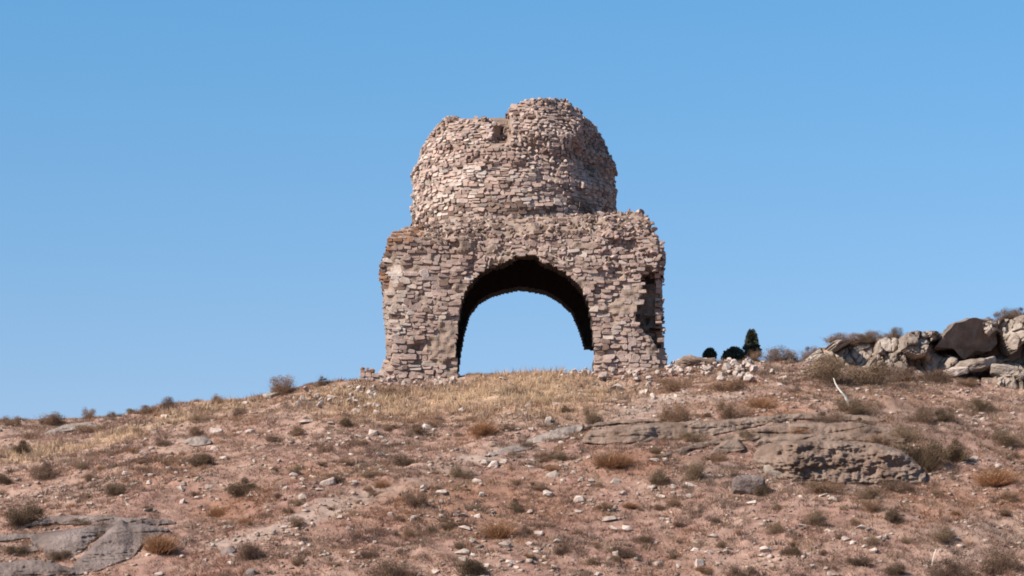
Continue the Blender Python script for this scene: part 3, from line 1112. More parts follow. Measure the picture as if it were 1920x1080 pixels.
# ------------------------------------------------------------------ rocks and ledges
def rock_mesh(name, sx, sy, sz, seed, mat, power=3.0, sub=4, rough=.16, strata=0.0, layers=5, pits=0.0, facets=0):
    bm = bmesh.new()
    bmesh.ops.create_icosphere(bm, subdivisions=sub, radius=1)
    r = random.Random(seed)
    off = Vector((r.uniform(0, 90), r.uniform(0, 90), r.uniform(0, 90)))
    planes = []
    for _ in range(facets):
        n = Vector((r.gauss(0, 1), r.gauss(0, 1), r.gauss(0, 1))).normalized()
        planes.append((n, r.uniform(.62, .9)))
    for v in bm.verts:
        d = v.co.normalized()
        m = (abs(d.x) ** power + abs(d.y) ** power + abs(d.z) ** power) ** (-1 / power)
        p = d * m
        for n, k in planes:
            t = p.dot(n)
            if t > k: p -= n * (t - k) * .92
        q = Vector((p.x * sx, p.y * sy, p.z * sz))
        f = 1.0
        u = q * (1.1 / max(sz, .3)) + off
        disp = mnoise.fractal(u * .6, 1.0, 2.1, 5) * rough
        disp += abs(mnoise.noise(u * 1.9)) * -rough * .5
        if strata:
            lay = (p.z + .12 * mnoise.noise(u * .5)) * layers
            fr = lay - math.floor(lay)
            disp += strata * (1 - abs(2 * fr - 1)) ** .6 - strata * .5
        if pits:
            pn = mnoise.noise(u * 4.5)
            disp -= pits * max(0, pn - .12)
        s = sz * disp
        q += Vector((d.x, d.y, d.z)) * s
        v.co = q
    me = bpy.data.meshes.new(name)
    bm.to_mesh(me)
    bm.free()
    if facets < 3:
        me.polygons.foreach_set("use_smooth", [True] * len(me.polygons))
    me.materials.append(mat)
    return me

SLOPE = R(17)
def rock(name, px, py, w, h, dep, label, cat, mat, seed, roll=0., yaw=0., lift=.0, pitch=None, Y=None, **kw):
    """a rock whose middle is seen at (px,py), w x h pixels; dep its thickness into the hill in metres"""
    c = at(px, py + h * .35) if Y is None else P(px, py, Y)
    k = mpp(c.y)
    sx, sz = w * k / 2, h * k / 2 * 1.18
    me = rock_mesh(name, sx, dep / 2, sz, seed, mat, **kw)
    z = c.z + (lift + .10) * h * k if Y is None else c.z
    o = link(name, me, (c.x, c.y + dep * .22 * (Y is None), z), (R(8) if pitch is None else pitch, roll, yaw))
    tag(o, label, cat)
    return o

def bedrock(name, u0, u1, du, v0, v1, dv, ledges, mat, label, cat, seed, grain=.10):
    """a stepped outcrop: every ledge is a steep face rising from the hillside, rounded over at its lip, undercut at its foot.
    ledge = (lip line, foot line, lean, round, rough, pits)"""
    us = np.arange(u0, u1 + .1, du)
    vs = np.arange(v0, v1 + .1, dv)
    V = []
    nu, nv = len(us), len(vs)
    feet = []
    for (lip, foot, lean, rnd, rough, pits) in ledges:
        ys = []
        for u in us:
            u = float(u)
            wob = (mnoise.noise(Vector((u * .035, seed, 0))) + .5 * mnoise.noise(Vector((u * .11, seed, 3)))) * 3.2
            f = float(np.interp(u, [p[0] for p in foot], [p[1] for p in foot])) + wob * .9
            ys.append(at(u, f).y if lip[0][0] - 5 <= u <= lip[-1][0] + 5 else np.nan)
        ys = np.array(ys)
        ok = ~np.isnan(ys)
        ys = np.interp(np.arange(len(ys)), np.nonzero(ok)[0], ys[ok])
        w = max(3, int(40 / du)) | 1
        pad = np.pad(ys, w // 2, mode='edge')
        feet.append(np.convolve(pad, np.ones(w) / w, 'valid') - .10)
    for iu, u in enumerate(us):
        u = float(u)
        col = []
        yt = [at(u, float(v)) for v in vs]
        for k, v in enumerate(vs):
            v = float(v)
            best = yt[k].y + .30
            for il, (lip, foot, lean, rnd, rough, pits) in enumerate(ledges):
                if u < lip[0][0] or u > lip[-1][0]: continue
                wob = (mnoise.noise(Vector((u * .035, seed, 0))) + .5 * mnoise.noise(Vector((u * .11, seed, 3)))) * 3.2
                t = float(np.interp(u, [p[0] for p in lip], [p[1] for p in lip])) + wob * .6
                f = float(np.interp(u, [p[0] for p in foot], [p[1] for p in foot])) + wob * .9
                if f - t < 1.5: continue
                q = (v - t) / (f - t)
                if q < -.02 or q > 1.12: continue
                fy = float(feet[il][iu])
                kk = mpp(fy)
                hgt = (f - v) * kk
                th = (f - t) * kk
                Y = fy + lean * hgt
                w = max(0., 1 - (v - t) / max(rnd, .5))
                Y += (1 - math.sqrt(max(0., 1 - w * w))) * min(.5, th * .8)
                if q > 1: Y += (q - 1) * 2.2
                p = Vector((u * .017, Y * .4, v * .017 * (1 + .9 * max(0, lean - .5))))
                g = mnoise.fractal(Vector((p.x * .8, seed, p.z * 2.2)), 1., 2.1, 5)
                g2 = abs(mnoise.noise(Vector((p.x * .35 + 7, seed, p.z * 3.1 + p.x * .3))))
                Y += rough * .9 * g + rough * (.1 if rough > .2 else .7) * max(0, .05 - g2) / .05
                if rough: Y += rough * .42 * mnoise.fractal(Vector((p.x * 4.5, seed + 3, p.z * 5)), .8, 2., 5)
                if pits:
                    pn = mnoise.noise(Vector((p.x * 2.2, seed + 9, p.z * 2.9)))
                    Y += pits * max(0, pn - .2) * 1.3
                    pn = mnoise.noise(Vector((p.x * 9, seed + 4, p.z * 10)))
                    Y += pits * max(0, pn - .2) * .6
                best = min(best, Y)
            col.append(best)
        for k, v in enumerate(vs):
            V.append(tuple(P(u, float(v), col[k])))
    F = []
    for i in range(nu - 1):
        for k in range(nv - 1):
            a = i * nv + k
            F.append([a, a + 1, a + nv + 1, a + nv])
    me = bpy.data.meshes.new(name)
    me.from_pydata(V, [], F)
    me.polygons.foreach_set("use_smooth", [True] * len(me.polygons))
    me.materials.append(mat)
    o = link(name, me)
    return tag(o, label, cat)

def thick(lip, th):
    return [(x, y + t) for (x, y), t in zip(lip, th)]

A0 = [(1082, 812), (1100, 800), (1122, 791), (1170, 787), (1227, 785), (1290, 783)]
A1 = [(1086, 830), (1098, 816), (1112, 808), (1143, 801), (1197, 797), (1277, 791), (1360, 788), (1410, 782), (1477, 776), (1560, 775), (1640, 781), (1660, 786)]
A2 = [(1225, 856), (1239, 851), (1289, 836), (1352, 819), (1418, 803), (1460, 795), (1518, 793), (1602, 792), (1643, 799), (1690, 806)]
A3 = [(1408, 836), (1424, 824), (1460, 818), (1518, 814), (1602, 811), (1652, 815), (1700, 822)]
A5 = [(1330, 850), (1342, 838), (1362, 826), (1384, 824), (1396, 836)]
bedrock("layered_outcrop", 1076, 1706, 2.5, 772, 876, 1.3, [
    (A0, thick(A0, [2, 6, 7, 7, 6, 3]), .5, 3, .05, 0),
    (A1, thick(A1, [3, 16, 24, 30, 33, 30, 24, 18, 13, 12, 10, 4]), .55, 9, .12, .1),
    (A2, thick(A2, [2, 7, 10, 12, 20, 26, 27, 24, 20, 10]), .6, 9, .12, .08),
    (A3, thick(A3, [2, 10, 12, 14, 15, 15, 8]), .6, 5, .10, .05),
    (A5, thick(A5, [3, 14, 24, 22, 8]), .7, 5, .06, 0),
], M_LEDGE, "long layered brown outcrop of stepped rounded ledges below the cliff", "rock outcrop", 3)
A4 = [(1412, 862), (1418, 846), (1430, 836), (1460, 829), (1518, 826), (1581, 828), (1643, 833), (1690, 845), (1714, 862), (1738, 886)]
bedrock("bulging_boulder", 1408, 1744, 2.2, 820, 922, 1.2, [
    (A4, [(1412, 872), (1435, 886), (1477, 902), (1502, 900), (1560, 904), (1643, 906), (1714, 908), (1738, 900)], .30, 18, .26, .08),
], M_LEDGE, "huge bulging pitted boulder at the foot of the layered outcrop", "boulder", 8)
B1 = [(30, 988), (69, 976), (102, 967), (167, 967), (227, 970), (312, 974), (330, 978)]
B2 = [(56, 1006), (69, 1001), (125, 994), (167, 988), (208, 983), (216, 984)]
B3 = [(122, 1074), (140, 1056), (176, 1020), (206, 992), (228, 976), (240, 983), (271, 984), (302, 988), (318, 994)]
B4 = [(-60, 1006), (0, 1003), (31, 1000), (66, 999)]
B5 = [(20, 1040), (31, 1034), (50, 1027), (64, 1024), (76, 1030)]
B6 = [(-60, 1052), (0, 1056), (60, 1050), (110, 1058), (140, 1068)]
bedrock("cracked_outcrop", -70, 332, 2.2, 960, 1094, 1.3, [
    (B1, thick(B1, [4, 10, 16, 17, 15, 9, 4]), .7, 5, .10, .05),
    (B2, [(56, 1012), (71, 1037), (135, 1046), (156, 1033), (176, 1014), (208, 990), (216, 986)], 1.5, 14, .09, 0),
    (B3, [(122, 1077), (150, 1077), (187, 1068), (250, 1044), (264, 1024), (302, 1003), (318, 997)], 1.6, 10, .08, 0),
    (B4, thick(B4, [12, 12, 12, 8]), .9, 5, .07, 0),
    (B5, thick(B5, [3, 8, 10, 10, 4]), .9, 3, .05, 0),
    (B6, thick(B6, [34, 32, 30, 22, 6]), 1.2, 8, .12, .1),
], M_SLAB, "smooth grey bedrock slabs split by a diagonal crack in the lowest corner", "rock outcrop", 21)
C1 = [(978, 832), (990, 824), (1020, 812), (1050, 803), (1080, 796), (1092, 796)]
bedrock("tilted_slab", 972, 1098, 2, 788, 850, 1.2, [(C1, thick(C1, [3, 10, 16, 20, 22, 10]), 2.2, 6, .06, 0)], M_PALEROCK, "pale tilted slab downhill of the arch, touching the layered outcrop", "rock slab", 31)
C2 = [(908, 852), (930, 845), (950, 838), (976, 834), (998, 838)]
bedrock("buried_slab", 902, 1004, 2, 826, 868, 1.2, [(C2, thick(C2, [3, 9, 14, 12, 3]), 2.2, 5, .06, 0)], M_PALEROCK, "smaller pale slab half buried below the tilted pale slab", "rock slab", 33)
D1 = [(84, 811), (98, 804), (122, 797), (150, 793), (172, 792), (186, 797)]
bedrock("skyline_slab", 76, 192, 2, 784, 826, 1.2, [(D1, thick(D1, [5, 11, 13, 12, 10, 4]), 1.4, 5, .08, 0)], M_PALEROCK, "flat grey slab under the bushes on the valley skyline", "rock slab", 35)
D2 = [(344, 826), (356, 821), (370, 819), (386, 820), (396, 826)]
bedrock("domed_boulder", 338, 402, 1.6, 812, 846, 1.2, [(D2, thick(D2, [5, 15, 18, 15, 6]), .5, 7, .10, .1)], M_PALEROCK, "pale domed boulder poking from the slope uphill of a dark bush", "boulder", 37)

LEDGES = [
    ("boulder", 1466, 876, 66, 42, 1.0, "pale rounded knob at the ruin-side end of the bulging boulder", M_CLIFF, 6, .1, dict(power=2.4, rough=.30)),
    ("boulder", 1404, 905, 62, 46, .9, "square grey block with a flat lit top below the layered outcrop", M_SLAB, 7, .03, dict(power=6., rough=.14, facets=5)),
    ("boulder", 516, 738, 48, 14, .8, "flat pale boulder under the big round bush on the skyline", M_CLIFF, 23, -.05, dict(power=3., rough=.25, facets=5)),
    ("boulder", 404, 806, 26, 13, .5, "round pale boulder near the domed boulder on the valley slope", M_STONE, 24, 0, dict(power=2.6, rough=.2, facets=5)),
    ("boulder", 615, 901, 30, 20, .5, "largest pale angular boulder on the open slope beside the worn path", M_STONE, 25, -.15, dict(power=5., rough=.12, facets=7)),
]
for nm, px, py, w, h, dep, lab, mt, sd, roll, kw in LEDGES:
    rock(nm, px, py, w, h, dep, lab, "boulder", mt, sd, roll=roll, **kw)

# ---- the cliff on the skyline
def cliff():
    acc = Acc()
    NU, NV = 250, 64
    pu = np.linspace(1508, 2080, NU)
    tops = np.interp(pu, [1508, 1525, 1545, 1600, 1700, 1760, 1790, 1850, 1900, 2080], [676, 662, 645, 637, 627, 626, 616, 606, 596, 580])
    bots = np.interp(pu, [1508, 1600, 1700, 1800, 1920, 2080], [705, 720, 728, 745, 760, 780])
    V = []
    from mathutils.noise import voronoi
    for i in range(NU):
        for j in range(NV + 1):
            t = j / NV
            py = bots[i] + (tops[i] - bots[i]) * t
            p = P(float(pu[i]), float(py), CY)
            q = Vector((p.x * 1.0 + 3 + .14 * mnoise.noise(p * 2.2), 0.0, p.z * .72 + .1 * mnoise.noise(p * 2.2 + Vector((9, 9, 9)))))
            dist, pts = voronoi(q * 1.3)
            cell = pts[0]
            hsh = mnoise.cell(cell * 7.7 + Vector((3, 3, 3)))
            edge = max(0., .16 - (dist[1] - dist[0])) / .16
            tl = mnoise.cell(cell * 5.1 + Vector((8, 1, 4))) - .5
            d = -.08 * (hsh - .5) * 2 - tl * (q.x - cell.x) * .28 + edge * edge * .20
            dist2, pts2 = voronoi(q * 3.1 + Vector((5, 0, 2)))
            e2 = max(0., .2 - (dist2[1] - dist2[0])) / .2
            d += -.07 * (mnoise.cell(pts2[0] * 3.3) - .5) * 2 + e2 * e2 * .10
            d += .10 * mnoise.fractal(p * 2.4, 1., 2., 4)
            d += .75 * t - .25
            d += 1.1 * float(sstep(1742, 1775, pu[i]) * sstep(1940, 1872, pu[i]) * sstep(676, 652, py))
            d += .5 * math.exp(-((pu[i] - 1722) / 22) ** 2 - ((py - 684) / 9) ** 2)
            V.append((p.x, CY + d, p.z + .05 * mnoise.noise(p * 4)))
    n0 = len(V)
    for i in range(NU):      # top running back
        p = V[i * (NV + 1) + NV]
        V.append((p[0], CY + 2.6, p[2] - .06))
    F = []
    for i in range(NU - 1):
        for j in range(NV):
            a = i * (NV + 1) + j
            b = a + NV + 1
            F.append([a, b, b + 1, a + 1])
        F.append([i * (NV + 1) + NV, (i + 1) * (NV + 1) + NV, n0 + i + 1, n0 + i])
    acc.add(V, F, C_PALE)
    o = acc.build("rock_cliff", M_CLIFF, smooth=False)
    return tag(o, "broken pale rock cliff with dark clefts along the skyline beyond the evergreen", "cliff")
cliff()

def slab_overhang():
    """the big brown overhanging block: front face leans out and turns from the sun"""
    top = [(1752, 652), (1770, 628), (1790, 608), (1822, 597), (1856, 598), (1874, 612), (1876, 640), (1862, 652), (1830, 660), (1812, 672), (1806, 652), (1780, 650)]
    bm = bmesh.new()
    fr, bk = [], []
    cx, cy = 1822, 628
    for i, (x, y) in enumerate(top):
        lean = (662 - y) / 65.0
        p = P(x, y, CY - .75)
        # leans towards the viewer at the top, swings away at its cliff end
        dy = -.62 * lean + (x - 1752) / 124.0 * .85
        fr.append(bm.verts.new((p.x, p.y + dy, p.z)))
        q = P(x, y, CY + .9)
        bk.append(bm.verts.new((q.x - .25 * (lean), q.y + .3, p.z + .16 * lean)))
    bm.faces.new(fr)
    bm.faces.new(bk[::-1])
    for i in range(len(top)):
        j = (i + 1) % len(top)
        bm.faces.new((fr[j], fr[i], bk[i], bk[j]))
    bmesh.ops.triangulate(bm, faces=bm.faces[:])
    bmesh.ops.subdivide_edges(bm, edges=bm.edges[:], cuts=5, use_grid_fill=True)
    bmesh.ops.recalc_face_normals(bm, faces=bm.faces[:])
    for v in bm.verts:
        n = v.normal
        v.co += v.normal * (.09 * mnoise.fractal(v.co * 2.2, 1., 2., 4))
    me = bpy.data.meshes.new("overhanging_boulder")
    bm.to_mesh(me)
    bm.free()
    me.materials.append(M_DARKROCK)
    o = link("overhanging_boulder", me)
    tag(o, "big dark brown overhanging boulder set in the pale cliff top", "boulder")
slab_overhang()

CB = [
    (1828, 684, 84, 24, 1.0, 91.8, "flat-topped pale block below the dark overhanging boulder", M_CLIFF, 36, -.15),
    (1886, 698, 60, 26, .9, 91.4, "pale rounded block low on the cliff, near its far end", M_CLIFF, 37, .08),
    (1868, 724, 80, 26, .9, 90.8, "brown fallen block at the foot of the cliff with a dark hollow beside it", M_LEDGE, 38, .05),
    (1790, 696, 50, 18, .8, 91.5, "low pale block in the rubble under the overhanging boulder", M_STONE, 39, -.2),
]
for px, py, w, h, dep, Y, lab, mt, sd, roll in CB:
    rock("boulder", px, py, w, h, dep, lab, "boulder", mt, sd, roll=roll, Y=Y, power=4.5, rough=.26, facets=9)

# ---- stub of walling on the valley side of the ruin
def stub():
    acc = Acc()
    b = at(688, 716)
    Y = b.y + .2
    for row, (py, ch) in enumerate(((712, 8), (703, 8), (696, 6))):
        x = 672 + row * 2
        while x < 702 - row * 2:
            w = rng.uniform(9, 15)
            p = P(x + w / 2, py, Y)
            block(acc, p, Vector((1, 0, 0)), Vector((0, 0, 1)), Vector((0, -1, 0)), w * K / 2, ch * K / 2, .5, rng.uniform(-.02, .05), jc(C_BRICK if row == 2 else C_PALE, .15), .14)
            x += w + .8
    for i in range(9):
        p = P(rng.uniform(674, 702), 692 + rng.uniform(-1, 3), Y + .25)
        s = rng.uniform(.04, .09)
        chunk(acc, p, (s * 1.2, s, s * .7), Euler((rng.gauss(0, .4), rng.gauss(0, .4), rng.gauss(0, 1))), jc(rng.choice([C_PALE, C_BRICK, C_BROWN])))
    o = acc.build("wall_stub", M_MASON, loc=(b.x, b.y, b.z))
    tag(o, "low stump of brick and stone walling beside the orange-cornered pier", "wall stub")
stub()

# ------------------------------------------------------------------ shrubs
def bush_mesh(name, seed, pal, n_twig=420, n_leaf=2200, hgt=.55, leaf=.017, clumps=9, upright=.0, twig_w=.004):
    r = np.random.RandomState(seed)
    pal = np.array(pal) * 1.3 * np.array([1.12, 1.0, .87])
    # lumps making up the outline, unit width 1
    _a = r.uniform(0, 6.283, clumps)
    _r = .36 * np.sqrt(r.rand(clumps))
    cx = _r * np.cos(_a)
    cy = _r * np.sin(_a)
    cr = r.uniform(.10, .24, clumps)
    cz = hgt * (1 - (cx ** 2 + cy ** 2) * 3.0) * r.uniform(.25, .9, clumps)
    cz = np.maximum(cz, .08)
    Vs, Cs = [], []
    # twigs from the root
    a = r.uniform(0, 2 * math.pi, n_twig)
    el = np.arccos(r.uniform(.05 + upright * .6, 1, n_twig))
    d = np.stack([np.sin(el) * np.cos(a), np.sin(el) * np.sin(a), np.cos(el)], -1)
    L = np.minimum(.5 / np.maximum(np.hypot(d[:, 0], d[:, 1]), .3), hgt / np.maximum(d[:, 2], .25)) * r.uniform(.55, .98, n_twig)
    base = np.stack([r.normal(0, .08, n_twig), r.normal(0, .08, n_twig), np.full(n_twig, -.03)], -1)
    tip = base + d * L[:, None] + r.normal(0, .03, (n_twig, 3))
    side = np.cross(d, r.normal(0, 1, (n_twig, 3)))
    side /= np.linalg.norm(side, axis=1)[:, None]
    Vs.append(np.stack([base - side * twig_w, base + side * twig_w, tip], 1).reshape(-1, 3))
    Cs.append(np.repeat(pal[0] * r.uniform(.7, 1.25, n_twig)[:, None], 3, 0))
    # leaves and thorns in the lumps, denser near each lump's surface
    k = r.randint(0, clumps, n_leaf)
    u = r.normal(0, 1, (n_leaf, 3))
    u /= np.linalg.norm(u, axis=1)[:, None]
    rad = cr[k] * (r.rand(n_leaf) ** .45) * r.uniform(.8, 1.15, n_leaf)
    c = np.stack([cx[k], cy[k], cz[k]], -1) + u * rad[:, None] * np.array([1, 1, .85])
    c[:, 2] = np.maximum(c[:, 2], r.uniform(0, .06, n_leaf))
    e1 = r.normal(0, 1, (n_leaf, 3)); e1 /= np.linalg.norm(e1, axis=1)[:, None]
    e2 = np.cross(e1, r.normal(0, 1, (n_leaf, 3))); e2 /= np.linalg.norm(e2, axis=1)[:, None]
    s = leaf * r.uniform(.6, 1.5, n_leaf)[:, None]
    Vs.append(np.stack([c - e2 * s * .45, c + e2 * s * .45, c + e1 * s * 2.2], 1).reshape(-1, 3))
    ci = r.randint(0, len(pal), n_leaf)
    tone = (.75 + .5 * r.rand(clumps))[k]
    Cs.append(np.repeat(pal[ci] * (tone * r.uniform(.75, 1.25, n_leaf))[:, None], 3, 0))
    V = np.concatenate(Vs)
    C = np.concatenate(Cs)
    return fast_mesh(name, V, np.arange(len(V)).reshape(-1, 3), np.clip(C, 0, .9), M_BUSH)

PAL = {
    'b': [(.215, .145, .105), (.255, .175, .125), (.175, .118, .09), (.295, .21, .148)],
    'd': [(.125, .092, .066), (.145, .108, .078), (.105, .08, .06), (.175, .13, .095)],
    'g': [(.215, .16, .118), (.25, .19, .138), (.18, .135, .102), (.29, .222, .16)],
    'p': [(.16, .112, .09), (.195, .138, .108), (.13, .092, .077), (.23, .165, .128)],
    'o': [(.31, .18, .108), (.36, .22, .13), (.26, .152, .095), (.40, .27, .17)],
}
PROTO = {}
for kd, pal in PAL.items():
    n = 4 if kd in 'bg' else 3
    for i in range(n):
        if kd == 'o':
            me = bush_mesh("dry_tuft", 500 + i, pal, n_twig=1500, n_leaf=700, hgt=.5, leaf=.014, clumps=8, upright=.3, twig_w=.006)
        else:
            me = bush_mesh("bush", 520 + 10 * ord(kd) + i, pal, n_twig=600, n_leaf=5600 if kd == 'd' else 4800, hgt=.50, leaf=.0125 if kd == 'd' else .0115, clumps=10 + i)
        PROTO.setdefault(kd, []).append(me)
PROTO['u'] = [bush_mesh("bush", 990, PAL['d'], n_twig=260, n_leaf=700, hgt=1.6, leaf=.03, clumps=6, upright=.9, twig_w=.012)]

